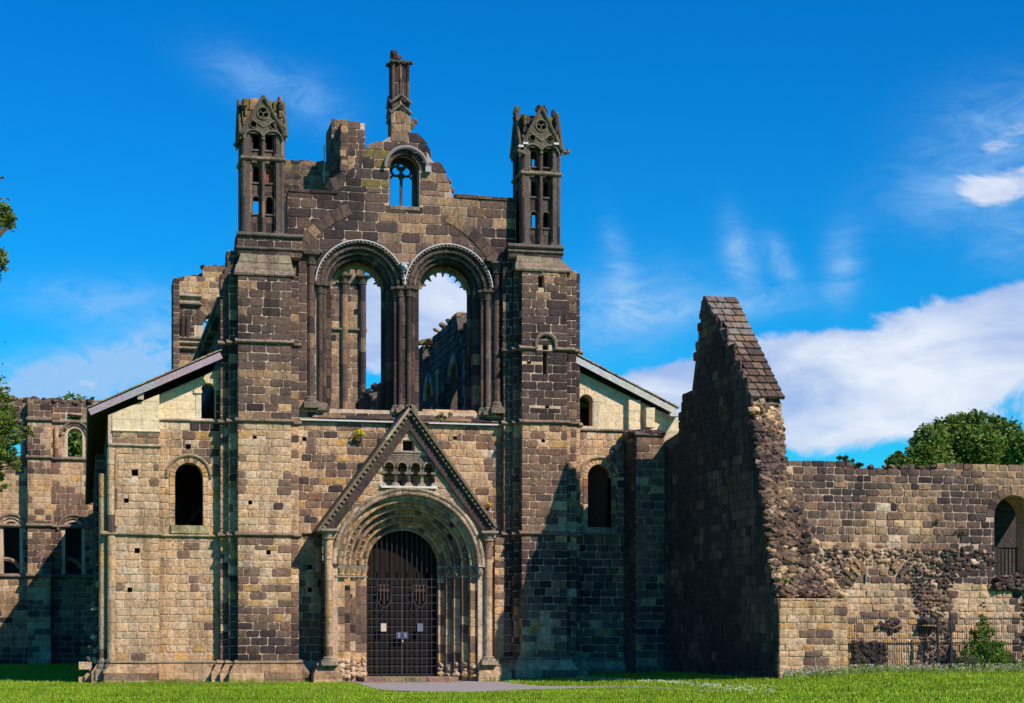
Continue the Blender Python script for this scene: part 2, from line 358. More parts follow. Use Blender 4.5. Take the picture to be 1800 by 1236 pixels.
def courses(t, fr, u0, u1, v0, v1, zone, hs=(.25, .31), ls=(.34, .62), excl=(), top=None, slope=False, clip=(), proud=.020, joint=.021, rough=.006, name='stone', m='stone', n0=-.03, bulge=.008, drop=0.0, inside=None, jit=.010):
    v = v0; row = 0
    while v < v1-.05:
        h = rnd.uniform(*hs)
        if v1-(v+h) < hs[0]*.55: h = v1-v
        u = u0; firstl = rnd.uniform(*ls)*(.55 if row % 2 else 1)
        while u < u1-.03:
            l = firstl if u == u0 else rnd.uniform(*ls)
            if u1-(u+l) < ls[0]*.6: l = u1-u
            rects = [(u+joint*.5, u+l-joint*.5, v+joint*.5, v+h-joint*.5)]
            circ = []
            for e in excl:
                if e[0] == 'arch':
                    _, cu, sp, r, base = e; er = (cu-r, cu+r, base, sp); circ.append((cu, sp, r))
                elif e[0] == 'rect': er = e[1:5]
                elif e[0] == 'circ': circ.append(tuple(e[1:4])); continue
                else: continue
                nr = []
                for a in rects:
                    if a[1] <= er[0] or a[0] >= er[1] or a[3] <= er[2] or a[2] >= er[3]: nr.append(a); continue
                    ov = (min(a[3], er[3])-max(a[2], er[2]))/(a[3]-a[2])
                    if ov < .4:
                        nr.append((a[0], a[1], a[2], er[2]) if a[2] < er[2] else (a[0], a[1], er[3], a[3])); continue
                    if a[0] < er[0]-.03: nr.append((a[0], er[0], a[2], a[3]))
                    if a[1] > er[1]+.03: nr.append((er[1], a[1], a[2], a[3]))
                rects = nr
            for a in rects:
                cu, cv = (a[0]+a[1])/2, (a[2]+a[3])/2; b3 = a[3]
                if inside is not None and not inside(cu, cv): continue
                if top is not None:
                    tz = top(cu)
                    if a[2]+(.2 if slope else .45)*(a[3]-a[2]) > tz: continue
                    if not slope: b3 = min(a[3], tz+.05)
                if drop and rnd.random() < drop: continue
                j = lambda: rnd.uniform(-jit, jit)
                p = [(a[0]+j(), a[2]+j()), (a[1]+j(), a[2]+j()), (a[1]+j(), b3+j()), (a[0]+j(), b3+j())]
                for (x, y, r) in circ:
                    if len(p) < 3: break
                    if min((q[0]-x)**2+(q[1]-y)**2 for q in p)**.5 < r+.3 and cv > y-h:
                        dx, dy = cu-x, max(cv-y, 0.0); dd = math.hypot(dx, dy) or 1
                        if dd < r+.35 and len(p) >= 3: p = clipp(p, dx/dd, dy/dd, r+(x*dx+y*dy)/dd)
                for (nx, ny, d) in clip:
                    if len(p) >= 3: p = clipp(p, nx, ny, d)
                if slope and len(p) >= 3:
                    g9 = (top(cu+.15)-top(cu-.15))/.3; g9 = max(-3, min(3, g9)); l9 = math.hypot(1, g9); p = clipp(p, g9/l9, -1/l9, (g9*cu-top(cu)-rnd.uniform(.02, .12))/l9)
                if len(p) < 3 or abs(area(p)) < .006: continue
                if len(p) == 4 and rough > .004:
                    q2 = []; mn = min(a[1]-a[0], b3-a[2])
                    for i4 in range(4):
                        A4, B4, Z4 = p[i4], p[(i4+1) % 4], p[i4-1]; c4 = mn*rnd.uniform(.06, .20)
                        for Q4 in (Z4, B4):
                            d4 = math.hypot(Q4[0]-A4[0], Q4[1]-A4[1]) or 1; q2.append((A4[0]+(Q4[0]-A4[0])*c4/d4, A4[1]+(Q4[1]-A4[1])*c4/d4))
                    p = q2
                if inside is not None and math.hypot(0,0) > 1: continue
                w = fr.pt(cu, cv, 0)
                pr = proud+rnd.uniform(-rough, rough)
                t.piece(name, prism(fr, p, n0, pr, ch=.011 if rough > .004 else .004, bulge=bulge, rough=rough*.6), zcol(zone if isinstance(zone, str) else zone(w), w), m)
            u += l
        v += h; row += 1
def ring(t, fr, cu, cv, r0, r1, a0, a1, n, nf, nb, zone, name='voussoir', m='stone', gap=.010, rough=.008, cz=MORT, core=True, ch=.012):
    """voussoirs between radii r0<r1, front offset nf, back offset nb"""
    if core:
        k = 28; vs = []; 
        for rr, nn in ((r0+.012, nf-.022), (r1-.006, nf-.022), (r1-.006, nb), (r0+.012, nb)):
            for i in range(k+1):
                a = math.radians(a0+(a1-a0)*i/k); vs.append(fr.pt(cu+rr*math.cos(a), cv+rr*math.sin(a), nn))
        fs = []
        for q in range(4):
            q2 = (q+1) % 4
            for i in range(k): fs.append((q*(k+1)+i, q*(k+1)+i+1, q2*(k+1)+i+1, q2*(k+1)+i))
        t.merge('arch_core', (vs, fs), cz, 'mortar', key=(cu, cv, r0, nf))
    for i in range(n):
        b0, b1 = math.radians(a0+(a1-a0)*i/n), math.radians(a0+(a1-a0)*(i+1)/n); g = gap/((r0+r1)/2)/2; b0 += g; b1 -= g; bm = (b0+b1)/2
        p = [(cu+r*math.cos(b), cv+r*math.sin(b)) for r, b in ((r1, b0), (r1, bm), (r1, b1), (r0, b1), (r0, bm), (r0, b0))]
        w = fr.pt(p[0][0], p[0][1], 0); dn = rnd.uniform(-rough, rough)
        t.piece(name, prism(fr, p, nb, nf+dn, ch=ch), zcol(zone, w), m)
def arctube(fr, cu, cv, r, a0, a1, nn, rad, k=28, sides=8):
    return tube([fr.pt(cu+r*math.cos(math.radians(a0+(a1-a0)*i/k)), cv+r*math.sin(math.radians(a0+(a1-a0)*i/k)), nn) for i in range(k+1)], rad, sides)
def rolls(t, name, fr, cu, cv, r, nn, rad, n, col, key):
    # roll moulding cut in voussoir lengths, each with its own tone
    for i in range(n):
        g = .5; a0, a1 = 180*i/n+g*.25, 180*(i+1)/n-g*.25; s = rnd.uniform(.62, 1.25)
        t.piece(name, arctube(fr, cu, cv, r+rnd.uniform(-.006, .006), a0, a1, nn+rnd.uniform(-.01, .01), rad*rnd.uniform(.93, 1.05), 4, 8), tuple(c*s for c in col))
def moulding(t, fr, u0, u1, v, h, p, name='string_course', key=0, col=(.20, .165, .12), m='stone', seg=.95):
    """weathered string course: sloped top, undercut bottom"""
    n = max(1, round((u1-u0)/seg)); 
    for i in range(n):
        a, b = u0+(u1-u0)*i/n+.004, u0+(u1-u0)*(i+1)/n-.004; dv, dp = rnd.uniform(-.006, .006), rnd.uniform(-.008, .008); q = p+dp
        pr = [(-.03, -.02), (q*.55, 0), (q, h*.35), (q, h*.62), (-.03, h+.04)]
        vs = [fr.pt(a, v+dv+y, x) for x, y in pr]+[fr.pt(b, v+dv+y, x) for x, y in pr]; k = len(pr)
        fs = [(j, (j+1) % k, (j+1) % k+k, j+k) for j in range(k)]+[tuple(range(k-1, -1, -1)), tuple(range(k, 2*k))]
        s = rnd.uniform(.8, 1.2); t.merge(name, (vs, fs), tuple(c*s for c in col), m, key)
def faced_box(t, x0, x1, y0, y1, z0, z1, zone, left=True, right=True, hs=(.25, .31), ls=(.34, .62), cz=MORT, excl=(), top=None, joint=.021, zl=None, clip=(), bk=False, **kw):
    t.merge('wall_core', box(x0, x1, y0, y1, z0, z1), cz, 'mortar', key=('b', x0, y0, z0))
    courses(t, front(y0), x0-.024, x1+.024, z0, z1, zone, hs, ls, excl=excl, top=top, joint=joint, clip=clip, **kw)
    if left: courses(t, leftf(x0), -y1, -y0, z0, z1, zl or zone, hs, ls, joint=joint, **kw)
    if right: courses(t, rightf(x1), y0, y1, z0, z1, zl or zone, hs, ls, joint=joint, **kw)
def shaft(t, x, y, r, z0, z1, zone='upper', n=10, name='drum', dl=(.45, .75)):
    z = z0
    while z < z1-.02:
        h = rnd.uniform(*dl)
        if z1-z-h < .3: h = z1-z
        r2 = r*rnd.uniform(.97, 1.02)
        t.piece(name, lathe(x, y, [(r2*.9, z+.002), (r2, z+.014), (r2, z+h-.014), (r2*.9, z+h-.002)], n), zcol(zone, (x, y, z)), 'stone', False)
        z += h
def capital(t, x, y, r, z, h=.28, col=(.09, .072, .06), key=0, name='capital'):
    t.merge(name, lathe(x, y, [(r*1.02, z-h), (r*1.2, z-h+.03), (r*1.05, z-h+.06), (r*1.25, z-h*.5), (r*1.65, z-.08)], 10), col, 'stone', key)
    t.merge(name, box(x-r*1.85, x+r*1.85, y-r*1.85, y+r*1.85, z-.08, z), col, 'stone', key)
def base(t, x, y, r, z, h=.3, col=(.16, .13, .10), key=0):
    t.merge('column_base', box(x-r*1.9, x+r*1.9, y-r*1.9, y+r*1.9, z, z+h*.5), col, 'stone', key)
    t.merge('column_base', lathe(x, y, [(r*1.8, z+h*.5), (r*1.75, z+h*.66), (r*1.35, z+h*.72), (r*1.45, z+h*.85), (r*1.05, z+h)], 10), col, 'stone', key)
def plinth(t, x0, x1, Y, zt, zb, key, zone='plinth', left=True, right=False, yb=0.0, e=1.0):
    """big base blocks below, chamfered course above, roll at the top"""
    h = zt-zb; zm = zb+h*.5; p1, p2 = .34*e, .14*e; L0 = x0-(p1 if left else 0); R0 = x1+(p1 if right else 0); L1 = x0-(p2 if left else 0); R1 = x1+(p2 if right else 0)
    t.merge('plinth', box(L0+.02, R0-.02, Y-p1+.03, yb, zb-.5, zm-.01), MORTD, 'mortar', key)
    u = L0
    while u < R0-.05:
        l = rnd.uniform(.7, 1.3); l = R0-u if R0-u-l < .4 else l
        w = (u, Y, zb)
        t.piece('plinth_stone', prism(front(Y-p1+.03), [(u+.005, zb+.10), (u+l-.005, zb+.10), (u+l-.005, zm), (u+.005, zm)], -.15, .03, bulge=.004, rough=.006), zcol(zone, w))
        t.piece('plinth_stone', prism(front(Y-p1-.01), [(u+.005, zb-.3), (u+l-.005, zb-.3), (u+l-.005, zb+.095), (u+.005, zb+.095)], -.15, .03, bulge=.004, rough=.006), zcol(zone, w))
        u += l
    u = L0
    while u < R0-.05:
        l = rnd.uniform(.6, 1.1); l = R0-u if R0-u-l < .4 else l
        sx = lambda q: L1+(q-L0)/(R0-L0)*(R1-L1)
        v = [(u+.004, Y-p1+.02, zm+.005), (u+l-.004, Y-p1+.02, zm+.005), (sx(u+l)-.004, Y-p2, zt-.03), (sx(u)+.004, Y-p2, zt-.03), (u+.004, yb, zm+.005), (u+l-.004, yb, zm+.005), (sx(u+l)-.004, yb, zt-.03), (sx(u)+.004, yb, zt-.03)]
        t.piece('plinth_stone', (v, [(0, 1, 2, 3), (3, 2, 6, 7), (0, 3, 7, 4), (1, 5, 6, 2), (0, 4, 5, 1)]), zcol(zone, (u, Y, zt)))
        u += l
    moulding(t, front(Y), L1, R1, zt-.035, .09, p2+.05, 'plinth_moulding', key, col=(.30, .24, .16))
def holes_from(lst, Y):   # putlog holes (px, py, half size m)
    return [(X_(a, Y), zf(a, b, Y), s) for a, b, s in lst]

# ================================================================== THE SETTING
def ground():
    xs = np.concatenate([[-900, -300, -100, -40], np.arange(-20, 50.1, 1.0), [70, 120, 300, 900]])
    ys = np.concatenate([[-200, -90, -66], np.arange(-50, 20.1, 1.0), [30, 45, 60, 90, 200, 600, 2500]])
    v, f = [], []
    for y in ys:
        for x in xs: v.append((x, y, ground_z(x, y)+.02*noise.noise(Vector((x*.3, y*.3, 0)))-.02))
    n = len(xs)
    for j in range(len(ys)-1):
        for i in range(n-1): f.append((j*n+i, j*n+i+1, (j+1)*n+i+1, (j+1)*n+i))
    m = mat('lawn_soil', bump=.6, var=.4, scale=3, flat=(.085, .20, .012), fine=60)
    o = build('ground', v, f, [(.1, .2, .03)]*len(v), m, None, True); o['kind'] = 'structure'
    # asphalt path coming out of the door and turning right along the front
    def sheet(name, px, mt, lift, col):
        pts = [onground(a, b) for a, b in px]
        tr = tessellate_polygon([[Vector((p[0], p[1], 0)) for p in pts]])
        vv = [(p[0], p[1], p[2]+lift) for p in pts]
        oo = build(name, vv, [tuple(q) for q in tr], [col]*len(vv), mt); oo['kind'] = 'structure'; return oo
    sheet('path', [(612, 1198.5), (640, 1206), (668, 1214), (742, 1217), (826, 1218), (888, 1215.5), (945, 1213), (1010, 1211.2), (1120, 1209.8), (1260, 1208.6),
                   (1260, 1207), (1120, 1207.2), (1010, 1207.6), (940, 1206.6), (890, 1201), (850, 1196), (826, 1194.5), (720, 1194)], 'paving', .022, (.27, .25, .25))
ground()

def grass():
    rs = np.random.RandomState(3)
    n = 720000
    # denser towards the camera; the lawn between the camera and the church
    Y = -29+30*rs.rand(n)**1.0; X = -11+58*rs.rand(n)
    far = rs.rand(n) < .12; Y[far] = 1+46*rs.rand(far.sum()); X[far] = -20+21*rs.rand(far.sum())
    px = CX+FL*(X*C-(Y+D)*S)/(X*S+(Y+D)*C); z0 = np.array([ground_z(a, b) for a, b in zip(X[::1], Y[::1])]) 
    t = X*S+(Y+D)*C; py = YH+(H-z0)*FL/t
    keep = (px > -120) & (px < 1920)
    # keep clear of the path and of the church's footprint
    path_poly = [(600, 1196), (668, 1214.5), (742, 1218), (826, 1219), (888, 1216.3), (945, 1213.6), (1010, 1211.6), (1120, 1210.2), (1265, 1209), (1265, 1206.8), (1120, 1206.9), (1010, 1207.2), (940, 1206), (890, 1200.5), (850, 1195.5), (826, 1194), (720, 1190), (600, 1190)]
    ins = np.zeros(n, bool); q = path_poly
    for i in range(len(q)):
        (x1, y1), (x2, y2) = q[i], q[(i+1) % len(q)]
        c = ((y1 > py) != (y2 > py)); ins ^= c & (px < (x2-x1)*(py-y1)/(y2-y1+1e-9)+x1)
    keep &= ~ins
    keep &= ~((Y > -.9) & (X > .5) & (X < 20))
    clump = np.array([noise.noise(Vector((a*.5, b*.9, 0)))+.5*noise.noise(Vector((a*2.1, b*3.1, 5))) for a, b in zip(X, Y)])
    keep &= (rs.rand(n) < .8+.6*clump)
    X, Y, z0, clump = X[keep], Y[keep], z0[keep], clump[keep]; n = len(X)
    hgt = (.035+.05*rs.rand(n)**1.5)*(1+.7*np.clip(clump, -.5, 1)); w = .010+.014*rs.rand(n); a = rs.rand(n)*np.pi; lean = rs.randn(n, 2)*.028
    v = np.zeros((n, 3, 3), np.float32)
    v[:, 0] = np.stack([X-w*np.cos(a), Y-w*np.sin(a), z0-.01], 1); v[:, 1] = np.stack([X+w*np.cos(a), Y+w*np.sin(a), z0-.01], 1)
    v[:, 2] = np.stack([X+lean[:, 0], Y+lean[:, 1], z0+hgt], 1)
    me = bpy.data.meshes.new('grass'); me.vertices.add(n*3); me.vertices.foreach_set('co', v.ravel())
    me.loops.add(n*3); me.loops.foreach_set('vertex_index', np.arange(n*3, dtype=np.int32)); me.polygons.add(n)
    me.polygons.foreach_set('loop_start', np.arange(0, n*3, 3, dtype=np.int32)); me.update()
    c = np.ones((n, 3, 4), np.float32); g = (.75+.5*rs.rand(n))*(1-.25*np.clip(clump, -.6, 1)); mixv = rs.rand(n)
    base = np.stack([.17+.12*mixv, .33+.06*mixv, .008+.008*mixv], 1)*g[:, None]; patch = np.array([noise.noise(Vector((a*.18, b*.35, 9))) for a, b in zip(X, Y)]); base *= (1+.35*np.clip(patch, -.6, .6))[:, None]; dry = rs.rand(n) < .05+.25*np.clip(patch, 0, 1); base[dry] = [.28, .26, .09]
    c[:, :, :3] = base[:, None, :]; ca = me.color_attributes.new('col', 'FLOAT_COLOR', 'POINT'); ca.data.foreach_set('color', c.ravel())
    me.materials.append(MS['leaf']); o = bpy.data.objects.new('grass', me); sc.collection.objects.link(o); o['kind'] = 'stuff'
    o['label'] = 'short bright green mown grass of the lawn in front of the church'; o['category'] = 'grass'
grass()
def tufts():
    v, f, c = [], [], []
    lines = [(X_(165, -.9), X_(290, -.9), -.95), (X_(290, -.5), X_(400, -.5), -.45), (X_(400, -1.4), X_(535, -1.4), -1.42), (X_(535, -.4), X_(560, -.4), -.5), (X_(845, -1.7), X_(892, -1.7), -1.6), (X_(890, -.5), X_(1010, -1.4), -1.4), (X_(1010, -.5), X_(1120, -.5), -.5), (X_(1120, -2.7), 20.0, -2.7)]
    for a, b, y in lines:
        for i in range(int((b-a)*170)):
            x = rnd.uniform(a, b); yy = y+rnd.gauss(0, .06); z = ground_z(x); h = rnd.uniform(.05, .17)*(.5+abs(noise.noise(Vector((x*2, y, 0))))*2); w = rnd.uniform(.006, .014); n = len(v)
            v += [(x-w, yy, z-.02), (x+w, yy, z-.02), (x+rnd.gauss(0, .05), yy+rnd.gauss(0, .04), z+h)]; f.append((n, n+1, n+2)); g = rnd.uniform(.6, 1.2); k = (.16*g, .27*g, .015) if rnd.random() < .85 else (.32, .27, .12); c += [k]*3
    o = build('long_grass', v, f, c, 'leaf'); o['kind'] = 'stuff'; o['label'] = 'longer uncut grass blades along the foot of the church plinth'; o['category'] = 'grass'
tufts()
def flowers(name, label, cat, spots, cols, r, hrange, stems=None):
    vs, fs, cs = [], [], []
    for X, Y, z in spots:
        h = rnd.uniform(*hrange); c = rnd.choice(cols); rr = r*rnd.uniform(.6, 1.2); t = rnd.uniform(-.5, .5); n = len(vs)
        for k in range(5):
            a = k*2*math.pi/5; vs.append((X+rr*math.cos(a), Y-.3*rr*math.sin(a)+t*.01, z+h+rr*math.sin(a)*.8)); cs.append(c)
        fs.append((n, n+1, n+2, n+3, n+4))
        if stems:
            n = len(vs); w = rnd.uniform(.01, .03); vs += [(X-w, Y, z), (X+w, Y, z), (X+rnd.uniform(-.05, .05), Y+.01, z+h*1.02)]; cs += [stems]*3; fs.append((n, n+1, n+2))
    o = build(name, vs, fs, cs, 'leaf'); o['label'] = label; o['category'] = cat; o['kind'] = 'stuff'
sp = []
for i in range(520):
    p = rnd.uniform(895, 1365); q = 1190.5+abs(rnd.gauss(0, 4.5))+(p-900)/470*1.5
    if 1205 < q < 1212: continue
    X, Y, z = onground(p, q); sp.append((X, Y, z))
flowers('daisies', 'tiny white daisies scattered in the grass along the shaded walls', 'daisies', sp, [(.75, .74, .68)], .022, (.03, .08))
sp = [(X_(px, Y), Y, ground_z(X_(px, Y))) for px, Y in ((rnd.uniform(-60, 1790), rnd.uniform(-21, -14)) for _ in range(150))]
flowers('buttercups', 'small yellow buttercups dotted over the front lawn', 'buttercups', sp, [(.75, .6, .03)], .018, (.05, .09))

# ================================================================== WEST FRONT
def west_front():
    t = Thing('church_front', 'soot-dark ruined church front with gabled doorway, twin arched windows and two turrets', 'church', (X_(700, 0), 0, .05))
    zb = .05; f0 = front(0)
    zpl = zf(480, 1165, -1); z942 = zf(700, 942, 0); z745 = zf(700, 745, 0); zsill = zf(700, 722, 0)
    # ---- nave wall, lower part (between the buttresses)
    x0, x1 = X_(520, 0), X_(906, 0)
    holesL = [(535, 772, .07), (800, 770, .07), (648, 830, .0), (545, 997, .08), (545, 1037, .08), (878, 970, .09), (890, 1037, .07)]
    dX, dZ = P2(718, 993, -1.3)
    ex = [('rect', dX-2.5, dX+2.5, 0, dZ+.02), ('circ', dX, dZ, 2.2)]+[('rect', a-s, a+s, b-s, b+s) for a, b, s in holes_from(holesL, 0)]
    t.merge('wall_core', slab(f0, rectp(x0, x1, zb, zsill), [rectp(X_(625, 0), X_(800, 0), zb+.02, zf(700, 930, 0))]+[rectp(a-s, a+s, b-s, b+s) for a, b, s in holes_from(holesL, 0) if s > 0], 0, -.35), MORT, 'mortar', 'n1')
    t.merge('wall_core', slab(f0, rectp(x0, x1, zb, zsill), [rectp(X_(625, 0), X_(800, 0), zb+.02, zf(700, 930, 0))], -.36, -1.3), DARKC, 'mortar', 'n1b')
    courses(t, f0, x0, x1, zpl+.05, z942, 'low', excl=ex)
    courses(t, f0, x0, x1, z942+.1, z745-.02, 'mid', (.24, .30), (.3, .6), excl=ex+[('tri',)], inside=lambda u, v: not (abs(u-X_(721, 0)) < (zf(721, 745, 0)-v)*.60))
    courses(t, f0, x0, x1, z745+.08, zsill-.12, 'upper2')
    moulding(t, f0, x0, X_(560, 0), z942, .11, .12, key='n'); moulding(t, f0, X_(880, 0), x1, z942, .11, .12, key='n2')
    moulding(t, f0, x0, x1, z745, .12, .16, key='n3'); 
    for a, b in ((526, 696), (752, 884)):   # lead flashing line on the string course
        t.merge('lead_flashing', box(X_(a, 0), X_(b, 0), -.19, -.1, z745+.015, z745+.055), (.50, .52, .55), 'lead', a)
    # weathered sloping sill of the great windows
    for a0, a1, b0, b1 in ((548, 698, 560, 690), (740, 878, 745, 845)):
        zt = zf((a0+a1)/2, 719, 0)
        for r_, (q0, q1, z0, z1, y0, y1) in enumerate(((a0, a1, z745+.13, z745+.36, -.14, .1), (b0, b1, z745+.38, zt, .02, .35))):
            u = X_(q0, 0)
            while u < X_(q1, 0)-.05:
                l = rnd.uniform(.4, .8); l = X_(q1, 0)-u if X_(q1, 0)-u-l < .3 else l
                s_ = rnd.uniform(-.012, .012)
                t.piece('sill_stone', ([(u+.005, y0, z0), (u+l-.005, y0, z0), (u+l-.005, y1, z1+s_), (u+.005, y1, z1+s_), (u+.005, y1+.5, z0), (u+l-.005, y1+.5, z0), (u+l-.005, y1+.5, z1+s_), (u+.005, y1+.5, z1+s_)],
                        [(0, 1, 2, 3), (3, 2, 6, 7), (0, 3, 7, 4), (1, 5, 6, 2)]), zcol('plinth' if r_ else 'upper2', (u, 0, z1))); u += l
    # ---- upper nave wall with the gable
    Yu = .02; fu = front(Yu)
    out = [(506, 723), (506, 336), (590, 336), (599, 332), (607, 312), (616, 302), (635, 299), (636, 282), (643, 266), (654, 254), (667, 250), (672, 241), (690, 231), (731, 235), (739, 246), (750, 257), (757, 272), (767, 283), (775, 288), (777, 305), (788, 311), (793, 328), (798, 346), (907, 350), (907, 723)]
    wo = [P2(a, b, Yu) for a, b in out]
    tx = [p[0] for p in wo[1:-1]]; tz = [p[1] for p in wo[1:-1]]
    topf = lambda u: float(np.interp(u, tx, tz))
    cL, cR = P2(633.5, 503, 0), P2(788, 509, 0); PXM = dep(cL[0], 0)/FL
    R = lambda q: q*PXM
    zs = zsill
    hl, hr = archp(cL[0], cL[1], R(74), zs+.0, 20), archp(cR[0], cR[1], R(74), zs, 20)
    gw = P2(711, 298, Yu); gr = R(27); gsill = zf(711, 363, Yu)
    core = [(a, b-.15) for a, b in wo]
    core[0] = (wo[0][0], zs-.02); core[-1] = (wo[-1][0], zs-.02)
    # two openings joined over the slim central pier
    xm = (cL[0]+cR[0])/2
    joint = [(cL[0]-R(74), zs), (cR[0]+R(74), zs)]+[(cR[0]+R(74)*math.cos(a), cR[1]+R(74)*math.sin(a)) for a in np.linspace(0, math.pi*.93, 18)]+[(cL[0]+R(74)*math.cos(a), cL[1]+R(74)*math.sin(a)) for a in np.linspace(math.pi*.07, math.pi, 18)]
    t.merge('wall_core', slab(fu, core, [joint, archp(gw[0], gw[1], gr, gsill, 14)], 0, -1.25), MORTD, 'mortar', 'u')
    exu = [('arch', cL[0], cL[1], R(79), zs-.1), ('arch', cR[0], cR[1], R(79), zs-.1), ('arch', gw[0], gw[1], gr+.02, gsill)]
    rc = P2(698, 568, 0); rr0, rr1 = R(203), R(224)
    def inrel(u, v):
        d = math.hypot(u-rc[0], v-rc[1]); a = math.degrees(math.atan2(v-rc[1], u-rc[0]))
        return not (rr0-.02 < d < rr1+.02 and (32 < a < 66 or 112 < a < 146))
    courses(t, fu, wo[0][0], wo[-1][0], zs-.1, zf(700, 332, 0), lambda w: 'upper2' if noise.noise(Vector(w)*.3)+.12*(w[2]-14) > .15 else 'upper', (.30, .37), (.45, .9), excl=exu, top=topf)
    courses(t, fu, wo[3][0]-.3, wo[-3][0]+.1, zf(700, 332, 0), max(tz), lambda w: 'mossy' if w[0] < gw[0]-.5 else 'upper2', (.30, .37), (.4, .75), excl=exu, top=topf, slope=True)
    ring(t, fu, rc[0], rc[1], rr0, rr1, 33, 65, 7, .05, -.1, 'upper2', core=False); ring(t, fu, rc[0], rc[1], rr0, rr1, 113, 145, 7, .05, -.1, 'upper2', core=False)
    # rubble edge on the right shoulder of the gable
    for a, b in ((785, 318), (789, 330), (792, 340), (782, 312), (781, 324), (769, 289), (738, 254), (754, 273)):
        x, z = P2(a, b, .3)
        for _ in range(3): t.piece('rubble_stone', blobstone((x+rnd.uniform(-.1, .08), .3+rnd.uniform(-.2, .4), z+rnd.uniform(-.12, .08)), rnd.uniform(.08, .16), .15, rnd.uniform(.06, .12)), zcol('upper2', (x, 0, z)))
    # top courses are uneven: coping stones
    for (a, b, c) in ((508, 590, 336), (800, 905, 348)):
        u = X_(a, 0)
        while u < X_(b, 0): 
            l = rnd.uniform(.5, .9); z = zf(a+(b-a)*.5, c, 0)
            t.piece('coping_stone', prism(f0, rectp(u+.01, min(u+l, X_(b, 0)+.1)-.01, z-.06, z+.05+rnd.uniform(-.02, .03)), -1.25, .05, rough=.01), zcol('upper', (u, 0, z))); u += l
    # ---- great windows: three recessed orders each
    def great(c, key, broken):
        cx, cz = c
        ring(t, f0, cx, cz, R(74), R(79.2), -2, 182, 26, .10, -.05, 'upper', core=False, gap=.006)
        vs = [arctube(f0, cx, cz, R(79.6), 4, 177, .12, .022, 36, 6)]
        for q in vs: t.merge('lead_flashing', q, (.48, .49, .52), 'lead', 'h'+key)
        for k in range(34):   # billets along the hood
            a = math.radians(6+168*k/33); 
            x, z = cx+R(76.4)*math.cos(a), cz+R(76.4)*math.sin(a)
            t.merge('billet', lathe(x, -.11, [(.02, z-.03), (.034, z-.012), (.034, z+.012), (.02, z+.03)], 7), (.26, .22, .18), 'stone', key, stuff=True)
        ring(t, f0, cx, cz, R(68), R(74), 0, 180, 24, -.02, -.5, 'upper', core=False)
        rolls(t, 'roll_moulding', f0, cx, cz, R(68.5), -.07, .075, 22, (.12, .095, .08), key)
        ring(t, f0, cx, cz, R(61), R(68), 0, 180, 22, -.14, -.6, 'upper', core=False)
        rolls(t, 'roll_moulding', f0, cx, cz, R(61), -.24, .07, 20, (.17, .135, .11), key)
        ring(t, f0, cx, cz, R(50), R(61), 0, 180, 17, -.34, -.86, 'upper', core=True, cz=DARKC)
        ring(t, f0, cx, cz, R(45.5), R(51), 0, 180, 13, -.84, -1.15, {'a': 'mid'}.get('a'), core=True, cz=MORTD)
        rolls(t, 'roll_moulding', f0, cx, cz, R(47.5), -.84, .05, 13, (.27, .19, .10), key)
        # remains of cusped tracery clinging to the soffit
        N_ = 90; vsA, fsA = [], []; a_lo, a_hi = broken
        ang = [a_lo+(a_hi-a_lo)*i/N_ for i in range(N_+1)]
        def rin(a):
            ph = (a-a_lo)/21.7; fr_ = ph-math.floor(ph); k = int(ph)
            spike = max(0, 1-abs(fr_-.5)*5.2)**.75; foil = abs(math.sin(fr_*3*math.pi))
            return R(41.5)-R(8)*spike*(.8+.35*(k % 2))-R(2.2)*foil
        for side in (0, 1):
            for a in ang:
                for r_ in (R(46.5), rin(a)):
                    vsA.append(f0.pt(cx+r_*math.cos(math.radians(a)), cz+r_*math.sin(math.radians(a)), -.93-.13*side))
        m_ = 2*(N_+1)
        for i in range(N_):
            a, b = 2*i, 2*i+2; fsA += [(a, b, b+1, a+1), (a+m_, a+1+m_, b+1+m_, b+m_), (a+1, b+1, b+1+m_, a+1+m_)]
        t.merge('tracery', (vsA, fsA), (.30, .23, .14), 'stone', key)
        # jambs
        for s in (-1, 1):
            for r0_, r1_, y0, y1 in ((68, 74, .02, .5), (61, 68, .14, .6), (50, 61, .34, .86), (45.5, 50, .84, 1.15)):
                a, b = sorted((cx+s*R(r0_), cx+s*R(r1_)))
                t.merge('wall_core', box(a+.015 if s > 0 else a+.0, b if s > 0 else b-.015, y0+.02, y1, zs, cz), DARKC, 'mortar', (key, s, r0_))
                z = zs
                while z < cz-.02:
                    h = rnd.uniform(.3, .4); h = cz-z if cz-z-h < .18 else h
                    t.piece('stone', prism(f0, rectp(a, b, z+.006, z+h-.006), -y1, -y0+rnd.uniform(-.005, .005), ch=.012), zcol('upper', (a, 0, z))); z += h
            for r_, y in ((71, -.01), (63.5, .13)):
                x = cx+s*R(r_)
                shaft(t, x, y-.02, .085, zs+.15, cz-.32, 'upper'); capital(t, x, y-.02, .1, cz+.02, .36, key=(key, s, r_)); base(t, x, y-.02, .095, zs-.08, .28, (.2, .165, .12), key=(key, s, r_))
    great(cL, 'L', (14, 166)); great(cR, 'R', (14, 168))
    # surviving broken mullion stub and glazing bar stub
    t.merge('wall_core', box(cL[0]+R(69), cR[0]-R(69), .06, 1.15, zs, cL[1]+R(14)), DARKC, 'mortar', 'pier')
    for q_ in range(10): z_ = zs+.05+q_*.42; t.piece('stone', prism(f0, rectp(cL[0]+R(72), cR[0]-R(72), z_, z_+.405), -.5, -.01), zcol('upper', (cL[0], 0, z_)))
    # head stop between the two hoods
    hx, hz = P2(711, 468, -.2)
    t.merge('label_stop', blobstone((hx, -.24, hz-.02), .13, .12, .15), (.34, .34, .36), 'lead', 'm')
